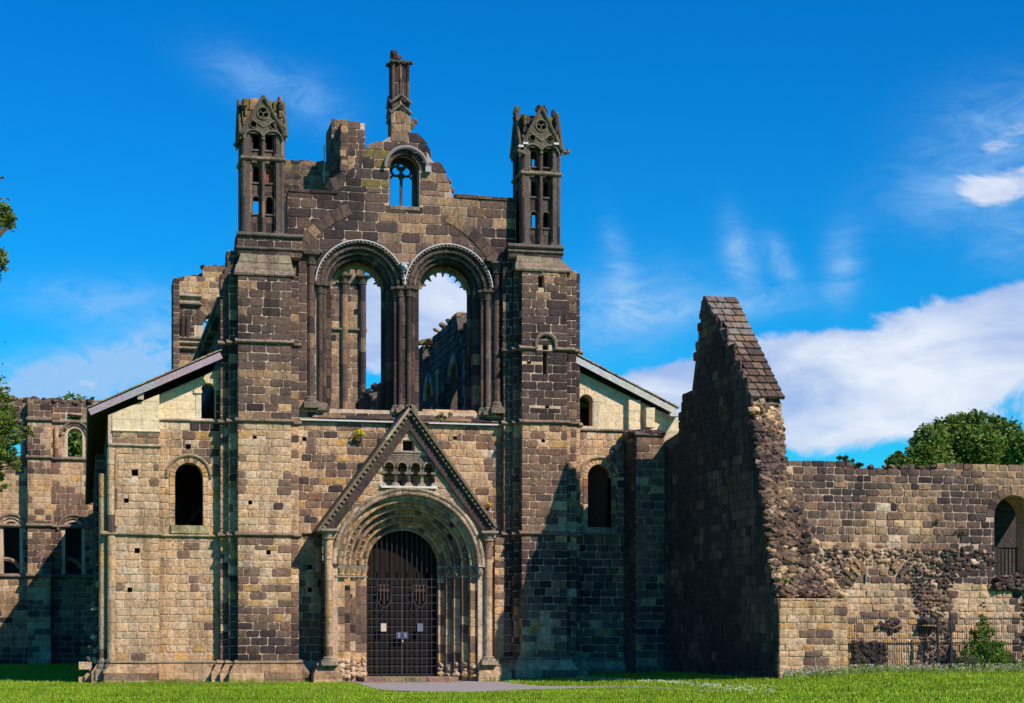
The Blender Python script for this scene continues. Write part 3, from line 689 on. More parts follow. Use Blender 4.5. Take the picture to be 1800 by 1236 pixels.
    t.merge('label_stop', box(hx-.14, hx+.14, -.32, -.05, hz+.06, hz+.13), (.3, .31, .34), 'lead', 'm')
    # tall shafts beside the great windows
    for px_, zt_ in ((546, 446), (873, 462)):
        x = X_(px_, 0); zt = zf(px_, zt_, 0)
        shaft(t, x, -.08, .13, zs+.3, zt-.35, 'upper'); capital(t, x, -.08, .15, zt, .42, key=px_); base(t, x, -.08, .14, zs-.02, .42, key=px_)
        t.merge('abacus', box(x-.42, x+.38, -.3, .1, zt, zt+.12), (.11, .09, .075), 'stone', px_)
    # pilaster strips left and right of the windows
    faced_box(t, X_(525, -.05), X_(539, -.05), -.12, .1, zs-.1, zf(530, 445, 0), 'upper', right=False, ls=(.3, .34), hs=(.3, .37), cz=MORTD)
    # ---- small gable window
    gx, gz = gw
    ring(t, fu, gx, gz, gr-.02, gr+R(8), 4, 176, 9, .02, -.2, 'upper2')
    v, f = arctube(fu, gx+.05, gz, gr+R(11), -4, 178, .14, .065, 30, 6); t.merge('hood_mould', (v, f), (.19, .18, .19), 'lead', 'gw'); t.merge('lead_flashing', arctube(fu, gx+.05, gz, gr+R(12.3), 20, 178, .15, .022, 30, 5), (.42, .42, .46), 'lead', 'gw')
    t.merge('hood_mould', box(gx+gr+R(9), gx+gr+R(19), -.2, .05, gz-.08, gz+.12), (.30, .31, .32), 'lead', 'gw')
    for s in (-1, 1):
        z = gsill
        while z < gz+.05:
            h = rnd.uniform(.28, .36); a, b = sorted((gx+s*(gr-.0), gx+s*(gr-R(5.5))))
            t.piece('stone', prism(fu, rectp(a, b, z, z+h-.012), -.95, -.45, ch=.01), zcol('upper', (gx, 0, z))); z += h
    ring(t, fu, gx, gz, gr-R(5.5), gr, 0, 180, 9, -.45, -.95, 'upper', core=False)
    t.merge('window_sill', prism(fu, rectp(gx-gr, gx+gr, gsill-.14, gsill), -.8, .05), (.2, .165, .13), 'stone', 'gw')
    wy = Yu+.7; ri = gr-R(5.5)
    t.merge('mullion', box(gx-.045, gx+.045, wy-.06, wy+.06, gsill, gz+ri*.62), (.09, .075, .065), 'stone', 'gw')
    for s in (-1, 1):
        t.merge('tracery', arctube(front(wy), gx+s*ri*.42, gz+.10, ri*.40, 0, 360, 0, .045, 20, 6), (.09, .075, .065), 'stone', 'gw')
        t.merge('tracery', arctube(front(wy), gx+s*ri*.5, gz-.25, ri*.46, 20, 160, 0, .04, 10, 6), (.10, .085, .07), 'stone', 'gw')
    t.merge('tracery', arctube(front(wy), gx, gz+ri*.62, ri*.3, 0, 360, 0, .05, 16, 6), (.10, .085, .07), 'stone', 'gw')
    # iron guard bars remain as a thin rod
    # ---- gable pinnacle
    Yp = .15; pxs = (688, 721); X0, X1 = X_(688, Yp), X_(721, Yp); zA, zB = zf(704, 228, Yp), zf(704, 108, Yp); wd = X1-X0; zM = zf(704, 196, Yp)
    faced_box(t, X0, X1, Yp, Yp+wd, zA-.1, zM, 'upper2', hs=(.28, .34), ls=(.3, .4), cz=MORTD)
    faced_box(t, X0+.09, X1-.09, Yp+.09, Yp+wd-.09, zM, zB, 'upper', hs=(.4, .9), ls=(.2, .3), cz=MORTD, joint=.006)
    for a in (0, 1):
        for b in (0, 1): shaft(t, X0+.07+a*(wd-.14), Yp+.07+b*(wd-.14), .06, zM, zB, 'upper', 8)
    shaft(t, (X0+X1)/2, Yp+.06, .05, zM, zB, 'upper2', 8); shaft(t, X0+.06, Yp+wd/2, .05, zM, zB, 'upper', 8)
    for zc in (zM-.05, zM+.3):
        for s in (-1, 1):     # pointed hood
            xm_ = (X0+X1)/2; v, f = tube([(xm_, Yp-.05, zc+.28), (xm_+s*wd*.56, Yp-.05, zc-.03)], .055, 5); t.merge('gablet', (v, f), (.13, .11, .09), 'stone', zc)
            v, f = tube([(X0-.03, Yp+wd/2, zc+.28), (X0-.03, Yp+wd/2+s*wd*.56, zc-.03)], .055, 5); t.merge('gablet', (v, f), (.13, .11, .09), 'stone', zc)
    for s, px_ in ((-1, 682), (1, 731)):
        x, z = P2(px_, 214, Yp+.3); t.merge('corbel', blobstone((x-s*.05, Yp+.3, z), .13, .12, .12), (.12, .10, .085), 'stone', s)
        t.merge('corbel', blobstone((x-s*.16, Yp+.3, z-.14), .12, .14, .2), (.12, .10, .085), 'stone', s)
    for s in range(5):
        a = X0+wd*s/4; t.merge('gablet', arctube(front(Yp-.03), a if s < 4 else X1, zB-.08, wd*.13, 0, 180, 0, .035, 8, 5), (.11, .095, .08), 'stone', 'top')
    for _ in range(12): t.piece('rubble_stone', blobstone((rnd.uniform(X0-.02, X1+.02), rnd.uniform(Yp, Yp+wd), zB+rnd.uniform(-.02, .06)), .12, .12, .08), zcol('upper', (X0, 0, zB)))
    for a, b, w in ((693, 96, .16), (697, 103, .17), (690, 99, .1)): 
        x, z = P2(a, b, Yp+.2); t.piece('rubble_stone', blobstone((x, Yp+.2, z), w, w, w*1.1), zcol('mossy', (x, 0, z)))
    # ---- buttresses
    def buttress(pl, pr, steps, Yf, tops, zones, key, slits=()):
        strg = [zf((pl+pr)/2, b, Yf) for b in tops]     # plinth, three string courses, set-off
        ex = [('rect', X_(a, Yf)-w, X_(a, Yf)+w, zf(a, b1, Yf), zf(a, b0, Yf)) for a, b0, b1, w in slits]
        for i in range(len(strg)-1):
            z0, z1 = strg[i], strg[i+1]; zn = zones[i]; hs = (.24, .30) if i < 2 else (.26, .31); ls = (.32, .6) if i < 2 else (.42, .68); cz = MORT
            hol = [rectp(e[1], e[2], max(e[3], z0+.01), min(e[4], z1-.01)) for e in ex if e[4] > z0+.05 and e[3] < z1-.05]; x0_, x1_ = X_(pl, Yf), X_(pr, Yf)
            t.merge('wall_core', slab(front(Yf), rectp(x0_, x1_, z0, z1), hol, 0, -.3), cz, 'mortar', (key, i)); t.merge('wall_core', box(x0_, x1_, Yf+.31, .1, z0, z1), DARKC, 'mortar', (key, i, 'b'))
            courses(t, front(Yf), x0_-.024, x1_+.024, z0+(.09 if i else .04), z1, zn, hs, ls, excl=ex)
            courses(t, leftf(x0_), -.1, -Yf, z0, z1, zn, hs, ls); courses(t, rightf(x1_), Yf, .1, z0, z1, zn, hs, ls)
            for a, b, y in steps: faced_box(t, X_(a, y), X_(b, y)-.01, y, .1, z0, z1, zn, hs=hs, ls=(.27, .42), cz=cz)
        for i in range(1, len(strg)-1):
            sg = slits and any(abs(strg[i]-e[3]) < .6 or e[3] < strg[i] < e[4]+.4 for e in ex)
            cc = (.22, .17, .12)
            if key == 'R' and i == 3:    # the course bends up over the slit window
                sx = X_(959, Yf); r = .36
                moulding(t, front(Yf), X_(pl, Yf)-.12, sx-r-.02, strg[i], .12, .13, key=(key, i), col=cc, seg=.6); moulding(t, front(Yf), sx+r+.02, X_(pr, Yf)+.3, strg[i], .12, .13, key=(key, i), col=cc, seg=.6)
                t.merge('string_course', arctube(front(Yf), sx, strg[i]+.22, r, 0, 180, .07, .07, 14, 6), cc, 'stone', (key, i, 'hood'))
                for s_ in (-1, 1): t.merge('string_course', tube([(sx+s_*r, Yf-.07, strg[i]+.03), (sx+s_*r, Yf-.07, strg[i]+.24)], .07, 6), cc, 'stone', (key, i, 'hood'))
            else: moulding(t, front(Yf), X_(pl, Yf)-.12, X_(pr, Yf)+.12, strg[i], .12, .13, key=(key, i), col=cc)
            for a, b, y in steps: moulding(t, front(y), X_(a, y)-(.10 if a < pl else -.01), X_(b, y)+(.10 if a > pl else -.01), strg[i], .12, .12, key=(key, i, a), col=cc)
        plinth(t, X_(pl, Yf), X_(pr, Yf), Yf, strg[0], zb, key, right=True)
        for a, b, y in steps: plinth(t, X_(a, y), X_(b, y), y, strg[0], zb, (key, a), left=a < pl, right=a > pl)
        return strg
    SL = buttress(419, 511, [(403, 419, -.62), (388, 403, -.34), (511, 525, -.45)], -1.0, (1165, 943, 743, 604, 478), ('lowL', 'mid', 'upper', 'upper'), 'L', [(448, 766, 772, .07), (440, 880, 887, .07), (472, 967, 975, .08)])
    SR = buttress(918, 996, [(904, 918, -.62), (886, 904, -.32), (996, 1013, -.72), (1013, 1019, -.4)], -1.0, (1158, 941, 745, 616, 471), ('lowL', 'low', 'upper', 'upper'), 'R', [(951, 484, 506, .11), (959, 606, 658, .11), (930, 635, 640, .08), (962, 713, 718, .08), (955, 772, 778, .07)])
    # set-offs and turret bases
    def setoff(a0, a1, b0, b1, yb_, yt, Y0, Y1, key):
        z0, z1 = zf((a0+a1)/2, yb_, Y0), zf((a0+a1)/2, yt, Y0); n = 3
        for k in range(n):
            f_ = k/n; g_ = (k+1)/n; xa, xb = X_(a0+(b0-a0)*f_, Y0), X_(a1+(b1-a1)*f_, Y0); xc, xd = X_(a0+(b0-a0)*g_, Y0), X_(a1+(b1-a1)*g_, Y0)
            ya, yb2 = Y0+(Y1-Y0)*f_-.10, Y0+(Y1-Y0)*g_-.02; za, zc = z0+(z1-z0)*f_, z0+(z1-z0)*g_+.03; m_ = rnd.randint(2, 3)
            for i in range(m_):
                p, q = i/m_, (i+1)/m_; dz = rnd.uniform(-.025, .02)
                v = [(xa+(xb-xa)*p+.005, ya, za-.06+dz), (xa+(xb-xa)*q-.005, ya, za-.06+dz), (xc+(xd-xc)*q-.005, yb2, zc+dz), (xc+(xd-xc)*p+.005, yb2, zc+dz)]
                v += [(x, .1, z) for x, y, z in v]+[(v[0][0], ya+.03, za-.12), (v[1][0], ya+.03, za-.12)]
                t.piece('weathering_stone', (v, [(0, 1, 2, 3), (3, 2, 6, 7), (0, 3, 7, 4), (1, 5, 6, 2), (8, 9, 1, 0)]), tuple(c*rnd.uniform(.9, 1.1) for c in (.21, .17, .12)))
    setoff(411, 518, 424, 512, 479, 446, -1.0, -.68, 'L'); setoff(905, 1006, 912, 988, 472, 450, -1.0, -.68, 'R')
    for (a, b, c0, c1, key) in ((418, 530, 447, 412, 'L'), (895, 988, 452, 432, 'R')):
        z0, z1 = zf((a+b)/2, c0, -.68), zf((a+b)/2, c1, -.68)
        faced_box(t, X_(a, -.68), X_(b, -.68), -.68, .7, z0-.05, z1, 'upper', hs=(.22, .28), ls=(.4, .65), cz=MORTD)
        moulding(t, front(-.68), X_(a, -.68)-.05, X_(b, -.68)+.05, z0+.12, .11, .09, key=(key, 'ta'), col=(.15, .125, .10))
        moulding(t, front(-.68), X_(a, -.68)-.05, X_(b, -.68)+.05, z1-.12, .14, .12, key=(key, 'tb'), col=(.12, .10, .085))
    # fill behind set-offs
    for a, b, c0, c1 in ((395, 420, 604, 470), (400, 424, 480, 440), (885, 912, 616, 440), (990, 1011, 616, 478)): 
        faced_box(t, X_(a, -.4), X_(b, -.4), -.36, .5, zf(a, c0, -.4), zf(a, c1, -.4), 'upper', hs=(.26, .31), ls=(.27, .42), cz=MORTD)
    return t, PXM, cL, cR
wf, PXM, cL, cR = west_front()

def turret(t, pl, pr, Yt, ys, key, dw):
    """open traceried turret: ys = rows of base, panels, lancets ..., gable foot, apex"""
    yb, (l3a, l3b), (l2a, l2b), ystr, (l1a, l1b), yfoot, yapex, ytop = ys
    pc = (pl+pr)/2; Z = lambda y: zf(pc, y, Yt); x0, x1 = X_(pl, Yt), X_(pr, Yt); w = x1-x0; dpt = w*.97; xc = (x0+x1)/2
    zB, zT = Z(yb), Z(yfoot+2); lw = w*.072
    lan = []
    for (a, b) in ((l3a, l3b), (l2a, l2b), (l1a, l1b)):
        for cx in (x0+w*.345, x0+w*.655):
            lan.append((cx, Z(a)-lw, lw, Z(b)))
    col = (.105, .085, .075)
    def wall(fr, u0, uc, holes, key2, thick):
        t.merge('turret_wall', slab(fr, rectp(u0+.02, u0+w-.02, zB, zT), holes, 0, -thick), col, 'stone', (key, key2))
        courses(t, fr, u0+.2, u0+w-.2, zB, zT, 'upper', (.34, .42), (.28, .42), excl=[('arch', q[0], q[1], q[2]+.012, q[3]) for q in lan] if key2 == 'f' else [], proud=.012, rough=.004, joint=.008, inside=None if key2 == 'f' else (lambda u, v: False))
    lanp = [archp(a, b, r, z, 8) for a, b, r, z in lan]
    wall(front(Yt+.22), x0, xc, lanp, 'f', .2)
    # back wall has a few gaps through which sky shows
    bh = [rectp(a*1.0195-r*1.3, a*1.0195+r*(1.2 if i == 0 else .1), z+(z-1.6)*.0195-.12, z+(z-1.6)*.0195+(.42 if i == 0 else .24)) for i, (a, b, r, z) in enumerate(lan) if i in (0, 4)]
    t.merge('turret_wall', slab(front(Yt+dpt-.2), rectp(x0+.02, x1-.02, zB, zT), bh, 0, -.2), col, 'stone', (key, 'b'))
    for X, fr in ((x0+.12, leftf(x0+.12)), (x1-.12, rightf(x1-.12))):
        sgn = -1 if X < xc else 1; u0 = -(Yt+dpt) if sgn < 0 else Yt
        lh = []
        for (a, b) in ((l3a, l3b), (l2a, l2b), (l1a, l1b)):
            for q in (.345, .655): lh.append(archp(u0+w*q*.97, Z(a)-lw, lw, Z(b), 8))
        t.merge('turret_wall', slab(fr, rectp(u0+.02, u0+dpt-.02, zB, zT), [] if sgn < 0 else lh[:0], 0, -.16), col, 'stone', (key, X))
    if dw: t.merge('brick_infill', box(x0+w*.6, x0+w*.72, Yt+.34, Yt+.4, Z(l2b), Z(l2a)), (.42, .11, .06), 'stone', key)
    # shafts on the front and the left/right sides
    offs = [.05, .13, .205, .5, .795, .87, .95]
    for tier, (za, zc) in enumerate(((zB+.02, Z(ystr)-.02), (Z(ystr)+.1, zT-.05))):
        for i, o in enumerate(offs):
            rad = .05 if o not in (.05, .95, .5) else .062; yy = Yt+.05 if o in (.05, .5, .95) else Yt+.12
            zz = zc if o != .5 else zc
            shaft(t, x0+w*o, yy, rad, za, zz-(0 if o in (.05, .95) or not tier else 0), lambda_zone(o), 8, dl=(.5, .8))
            if i != 3: shaft(t, x0+(.05 if o in (.05, .95, .5) else .09), Yt+dpt*o, rad, za, zc, 'upper', 7, dl=(.6, .9)); shaft(t, x1-(.05 if o in (.05, .95, .5) else .09), Yt+dpt*o, rad, za, zc, 'upper', 7, dl=(.6, .9))
        for i, o in enumerate((.05, .13, .205, .5, .795, .87, .95)):
            t.merge('moulded_base', lathe(x0+w*o, Yt+.07, [(.085, za), (.085, za+.05), (.06, za+.12)], 8), col, 'stone', (key, tier))
    # little arched heads over every lancet
    for j, (a, b, r, z) in enumerate(lan):
        t.merge('lancet_hood', arctube(front(Yt+.22), a, b, r*1.35, -25, 205, .03, .026, 10, 5), (.15, .12, .10), 'stone', (key, j))
        t.merge('lancet_sill', box(a-r*1.5, a+r*1.5, Yt+.15, Yt+.3, z-.05, z), (.13, .105, .09), 'stone', (key, j))
    moulding(t, front(Yt), x0-.03, x1+.03, Z(ystr)-.02, .11, .07, 'string_course', (key, 'tt'), col=(.17, .14, .10), seg=.5)
    moulding(t, leftf(x0), -(Yt+dpt), -Yt, Z(ystr)-.02, .11, .07, 'string_course', (key, 'tt'), col=(.17, .14, .10), seg=.5)
    moulding(t, rightf(x1), Yt, Yt+dpt, Z(ystr)-.02, .11, .07, 'string_course', (key, 'tt'), col=(.17, .14, .10), seg=.5)
    # traceried gable
    za, zf_ = Z(yapex), Z(yfoot); zc = Z(l1a-6)
    cc = (.105, .09, .065)
    for fr, u0, uw, nm in ((front(Yt-.02), x0, w, 'f'), (leftf(x0-.02), -(Yt+dpt), dpt, 'l'), (rightf(x1+.02), Yt, dpt, 'r')):
        uc = u0+uw/2; hh = za-zf_
        tri = [(u0+.02, zf_-.05), (u0+uw-.02, zf_-.05), (uc+.05, za-.1), (uc-.05, za-.1)]
        cR_ = uw*.145; cz1 = zf_+hh*.52
        circ = lambda x, z, r, n=12: [(x+r*math.cos(2*math.pi*i/n), z+r*math.sin(2*math.pi*i/n)) for i in range(n)]
        hs_ = [circ(uc, cz1, cR_), circ(uc-uw*.23, zf_+hh*.20, uw*.085, 9), circ(uc+uw*.23, zf_+hh*.20, uw*.085, 9)]
        t.merge('gable_tracery', slab(fr, tri, hs_, 0, -.12), cc, 'stone', (key, nm))
        t.merge('gable_backing', slab(fr, [(u0+.1, zf_), (u0+uw-.1, zf_), (uc, za-.25)], [], -.22, -.3), (.022, .02, .018), 'stone', (key, nm))
        for s in (-1, 1):
            t.merge('gable_coping', tube([fr.pt(uc+s*uw*.53, zf_-.1, .03), fr.pt(uc, za-.02, .03)], .062, 6), cc, 'stone', (key, nm))
            t.merge('gable_tracery', arctube(fr, uc+s*uw*.22, zf_-.28, uw*.24, 5, 175, .03, .034, 14, 5), (.17, .15, .11), 'stone', (key, nm))
            t.merge('gable_tracery', arctube(fr, uc+s*uw*.23, zf_+hh*.20, uw*.085, 0, 360, .02, .022, 12, 5), cc, 'stone', (key, nm))
            t.merge('gable_tracery', tube([fr.pt(uc+s*uw*.30, zf_+hh*.36, .02), fr.pt(uc, zf_+hh*.14, .02)], .026, 5), (.19, .165, .13), 'stone', (key, nm))
        t.merge('gable_tracery', arctube(fr, uc, cz1, cR_, 0, 360, .02, .028, 18, 5), (.17, .15, .11), 'stone', (key, nm))
        for k in range(3):
            a = math.radians(90+120*k); t.merge('gable_tracery', arctube(fr, uc+cR_*.48*math.cos(a), cz1+cR_*.48*math.sin(a), cR_*.45, 0, 360, -.03, .018, 10, 4), (.15, .135, .1), 'stone', (key, nm))
    # remains of the spirelet behind the gables
    zt = Z(ytop); 
    for (fr, u0, uw) in ((front(Yt+.26), x0+.02, w-.04), (leftf(x0+.14), -(Yt+dpt)+.05, dpt-.1), (rightf(x1-.14), Yt+.05, dpt-.1)):
        courses(t, fr, u0, u0+uw, zf_-.05, zt, lambda q: 'mossy', (.22, .34), (.3, .55), proud=.05, rough=.035, bulge=.02, jit=.015, top=lambda u: zt+.06*noise.noise(Vector((u*4, key == 'L', 0))))
    t.merge('turret_roof', box(x0+.1, x1-.1, Yt+.3, Yt+dpt-.1, zf_-.1, zt-.08), (.12, .11, .07), 'stone', key)
    return x0, x1, dpt, zt, za, zf_
def lambda_zone(o): return 'upper2' if o in (.205, .87) else 'upper'
a = turret(wf, 425, 500, -.62, (412, (344, 374), (290, 319), 281, (229, 261), 233, 168, 172), 'L', True)
b = turret(wf, 917, 985.5, -.62, (432, (371, 398), (317, 344), 307, (264, 291), 258, 187, 200), 'R', False)
# corner pinnacle stumps, finial and gargoyles
def chunk(px, py, Y, rx, rz, zone='mossy', n=1):
    x, z = P2(px, py, Y)
    for _ in range(n): wf.piece('rubble_stone', blobstone((x+rnd.uniform(-.03, .03), Y+rnd.uniform(-.05, .1), z+rnd.uniform(-.03, .03)), rx, rx, rz), zcol(zone, (x, Y, z)))
for px, py, Y, rx, rz in ((465, 170, -.6, .07, .12), (463, 176, -.6, .12, .09), (491, 176, -.4, .09, .14), (494, 186, -.4, .09, .12), (497, 200, -.5, .08, .12), (499, 222, -.55, .1, .12), (501, 237, -.62, .1, .1), (432, 176, -.3, .14, .08), (445, 174, -.3, .16, .07),
                         (424, 262, .0, .1, .12), (907, 196, .1, .10, .2), (906, 212, .2, .12, .25), (909, 230, .2, .12, .25), (912, 245, .1, .12, .25), (972, 200, -.3, .10, .18), (975, 214, -.3, .10, .2), (978, 232, -.4, .1, .2), (982, 250, -.5, .09, .16),
                         (951, 190, -.6, .07, .16), (946, 187, -.6, .05, .06), (957, 188, -.6, .05, .06), (944, 193, -.55, .1, .12), (957, 196, -.55, .1, .12), (936, 212, -.6, .09, .09), (928, 230, -.62, .08, .08), (966, 215, -.6, .07, .08)): chunk(px, py, Y, rx, rz)
def gargoyle(px, py, Y, dx, key):
    x, z = P2(px, py, Y); c = (.14, .125, .10)
    wf.merge('gargoyle', tube([(x-dx*.22, Y+.1, z-.03), (x, Y, z), (x+dx*.16, Y-.04, z+.01)], .09, 7, .075), c, 'stone', key)
    wf.merge('gargoyle', blobstone((x+dx*.19, Y-.05, z+.02), .085, .08, .09), c, 'stone', key)
    for s in (-1, 1): wf.merge('gargoyle', tube([(x+dx*.16, Y-.05+s*.05, z+.06), (x+dx*.13, Y-.05+s*.08, z+.15)], .03, 5, .01), c, 'stone', key)
    wf.merge('gargoyle', tube([(x+dx*.1, Y-.02, z-.05), (x+dx*.16, Y-.05, z-.17)], .03, 5, .02), c, 'stone', key)
gargoyle(989, 268, -.5, 1, 'a'); gargoyle(917, 268, -.75, -.6, 'b'); gargoyle(419, 257, .1, -.5, 'c')
for px, py in ((916, 257), (924, 252), (978, 253)):
    x, z = P2(px, py, -.7); wf.merge('lead_patch', box(x-.1, x+.08, -.76, -.66, z-.04, z+.03), (.5, .5, .55), 'lead', px)

# ---- the doorway
def doorway(t):
    Yd = -1.3; fd = front(Yd); pm = dep(X_(718, Yd), Yd)/FL; R = lambda q: q*pm
    cx, cz = P2(718, 993, Yd); zb = .05; zt = zf(718, 1165, Yd)
    xl, xr = X_(573, Yd), X_(862, Yd); apx, apz = P2(720, 722, Yd); fz = zf(720, 928, Yd)
    fl, fr_ = X_(566, Yd), X_(868, Yd)
    out = [(xl, zb), (xr, zb), (xr, fz), (fr_, fz), (apx, apz), (fl, fz), (xl, fz)]
    arc = rectp(X_(672, Yd), X_(765, Yd), zf(718, 855, Yd), zf(718, 800, Yd)); nic = rectp(X_(708, Yd), X_(728, Yd), zf(718, 795, Yd), zf(718, 774, Yd))
    t.merge('wall_core', slab(fd, out, [archp(cx, cz, R(125), zb+.02, 26), arc, nic], 0, -1.29), MORT, 'mortar', 'door')
    t.merge('wall_core', box(arc[0][0]-.1, arc[1][0]+.1, Yd+.45, Yd+.55, arc[0][1]-.1, nic[2][1]+.1), DARKC, 'mortar', 'doorb')
    # spandrel stones
    slope = (apz-fz)/(fr_-apx); nl = math.hypot(slope, 1)
    clip = [(slope/nl, -1/nl, (slope*fl-fz)/nl+.16), (-slope/nl, -1/nl, (-slope*fr_-fz)/nl+.16)]
    courses(t, fd, fl, fr_, cz-.9, apz-.3, 'light', (.22, .28), (.28, .5), excl=[('arch', cx, cz, R(132), zb), ('rect', arc[0][0]-.04, arc[1][0]+.04, arc[0][1]-.04, arc[2][1]+.02), ('rect', nic[0][0], nic[1][0], nic[0][1], nic[2][1])], clip=clip, inside=lambda u, v: v > cz+.15)
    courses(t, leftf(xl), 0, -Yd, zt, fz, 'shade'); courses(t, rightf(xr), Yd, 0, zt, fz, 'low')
    # blind arcade
    n = 4; aw = (arc[1][0]-arc[0][0])/n; z0a, z1a = arc[0][1], arc[2][1]; rr = aw*.34
    courses(t, front(Yd+.43), arc[0][0], arc[1][0], z0a, z1a, 'mid', (.2, .25), (.25, .4))
    t.merge('blind_arcade', slab(front(Yd+.02), rectp(arc[0][0], arc[1][0], z1a-.62, z1a+.08), [[(p[0], p[1]) for p in archp(arc[0][0]+aw*(i+.5), z1a-.42, rr, z1a-.615, 8)] for i in range(n)], 0, -.25), (.16, .13, .105), 'stone')
    for i in range(n): t.merge('blind_arcade', arctube(front(Yd), arc[0][0]+aw*(i+.5), z1a-.42, rr*1.15, 0, 180, .02, .04, 10, 5), (.2, .16, .13), 'stone')
    for i in range(n+1):
        x = arc[0][0]+aw*i; shaft(t, x, Yd+.1, .075, z0a+.12, z1a-.72, 'upper2', 9); capital(t, x, Yd+.1, .08, z1a-.58, .2, (.17, .14, .11), ('ba', i)); base(t, x, Yd+.1, .075, z0a, .14, (.4, .35, .28), ('ba', i))
    t.merge('arcade_sill', box(arc[0][0]-.06, arc[1][0]+.06, Yd-.14, Yd+.3, z0a-.07, z0a), (.62, .58, .50), 'ashlar'); t.merge('arcade_cornice', box(arc[0][0]+.25, arc[1][0]-.25, Yd-.06, Yd+.3, z1a+.08, z1a+.14), (.3, .27, .24), 'stone')
    # hood mould and recessed orders of the arch
    ring(t, fd, cx, cz, R(124), R(134), 0, 180, 34, .12, -.1, 'light', core=False, rough=.004)
    rolls(t, 'roll_moulding', fd, cx, cz, R(133), .10, .07, 30, (.40, .32, .24), 'h')
    rolls(t, 'roll_moulding', fd, cx, cz, R(125), .10, .055, 30, (.30, .24, .18), 'h2')
    rad = [124, 112, 100, 88.5, 77, 65]; dp = [.12, .40, .68, .96, 1.2]
    zn = ['light', 'mid', 'low', 'mid', 'low']; cols = [(.44, .32, .20), (.38, .26, .155), (.32, .22, .13), (.40, .26, .13), (.28, .19, .11)]
    zsp = cz-.0
    for k in range(5):
        r1, r0 = R(rad[k]), R(rad[k+1]); yf, yb_ = -dp[k], -1.25
        ring(t, fd, cx, cz, r0+.015, r1+.01, 0, 180, 31-3*k, yf, yf-.42, zn[k], core=True, rough=.012, cz=MORTD)
        rolls(t, 'roll_moulding', fd, cx, cz, r0+.03, yf-.015, .06, 27-3*k, cols[k], k)
        m_ = 30-3*k
        for i in range(m_):          # carved billets / chevron blocks on each order
            a = math.radians(3+174*(i+.5)/m_); rm = (r0+r1)/2+.02; x, z = cx+rm*math.cos(a), cz+rm*math.sin(a); s_ = .05
            if k in (1, 3) and rnd.random() > .12:
                p = [(x+s_*1.2*math.cos(a), z+s_*1.2*math.sin(a)), (x-s_*math.sin(a), z+s_*math.cos(a)), (x-s_*1.2*math.cos(a), z-s_*1.2*math.sin(a)), (x+s_*math.sin(a), z-s_*math.cos(a))]
                t.merge('carved_billet', prism(fd, p, yf-.02, yf+.045, ch=.01), tuple(c*rnd.uniform(.75, 1.2) for c in cols[k]), 'stone', k)
        # jambs
        for s in (-1, 1):
            a, b = sorted((cx+s*r0, cx+s*(r1+.01))); zlow = zt+.05 if s < 0 else zt+.0
            t.merge('wall_core', box(a+.015, b, Yd-yf+.02, .34, zb, zsp+.03), MORTD, 'mortar', ('dj', s, k))
            z = zlow
            while z < zsp-.42:
                h = rnd.uniform(.27, .36); h = zsp-.4-z if zsp-.4-z-h < .15 else h
                t.piece('stone', prism(fd, rectp(a, b, z+.006, z+h-.006), yf-.5, yf+rnd.uniform(-.006, .006), ch=.014, rough=.004), zcol('low', (a, 0, z))); z += h
            if s < 0:
                t.merge('capital', lathe((a+b)/2, Yd-yf-.02, [(.09, zsp-.38), (.12, zsp-.34), (.10, zsp-.31), (.14, zsp-.2), (.17, zsp-.13)], 9), (.42, .30, .16), 'stone', ('d', k))
                t.merge('abacus', box(a-.03, b+.04, Yd-yf-.14, Yd-yf+.5, zsp-.13, zsp-.01), (.20, .165, .14), 'stone', ('d', k))
            else:
                t.merge('capital', blobstone(((a+b)/2, Yd-yf+.03, zsp-.2), .11, .12, .19), (.17, .13, .09), 'stone', ('d', s, k))
            # bases: worn stones
            zz = zb+.15
            for q in range(3 if s > 0 else 4):
                hh = rnd.uniform(.13, .2); x = (a+b)/2+rnd.uniform(-.02, .02); 
                t.piece('rubble_stone', blobstone((x, Yd-yf+.02-(.06 if q == 0 else 0), zz+hh/2), (b-a)*.52+(.05 if q < 1 else rnd.uniform(-.03, .02)), .17, hh*.62), zcol('light', (x, 0, zz)))
                zz += hh
    t.merge('label_stop', box(X_(839, Yd)-.0, X_(851, Yd), Yd-.2, Yd, cz-.06, cz+.04), (.45, .4, .34), 'stone', 'r'); t.merge('label_stop', blobstone((X_(843.5, Yd), Yd-.12, cz-.22), .1, .1, .16), (.3, .25, .2), 'stone', 'r')
    # worn string at the top of the left jamb
    t.merge('necking', box(X_(588, Yd), X_(646, Yd), Yd-.02, Yd+.1, zsp-.44, zsp-.39), (.33, .27, .2), 'stone')
    # outer angle shafts carrying the gable
    for px_, key, zone in ((578.5, 'l', 'mid'), (859, 'r', 'light')):
        x = X_(px_, Yd-.1); shaft(t, x, Yd-.06, .14, zt+.05, fz-.42, zone, 12); capital(t, x, Yd-.06, .16, fz-.08, .36, (.28, .24, .19), ('g', key)); base(t, x, Yd-.06, .15, zt-.08, .3, (.3, .25, .18), ('g', key))
    shaft(t, X_(851.5, Yd), Yd-.02, .045, zt, cz-.3, 'light', 8)
    for (a, b, key) in ((562, 588, 'pl'), (850, 886, 'pr')):
        plinth(t, X_(a, Yd), X_(b, Yd), Yd, zt-.1, zb+.02, key, left=True, right=True, yb=-.2, e=.7)
    # pilaster beyond the right shaft, its sunlit tone painted as pale stone
    faced_box(t, X_(872, -.5), X_(887, -.5), -.34, .05, zt, zf(878, 945, -.4), 'light', ls=(.3, .32), left=False)
    # raking coping of the gable: moulding, dentils, dark slabs
    La, Ra, Ap = P2(557, 932, Yd-.3), P2(875, 926, Yd-.3), P2(721.5, 712, Yd-.3)
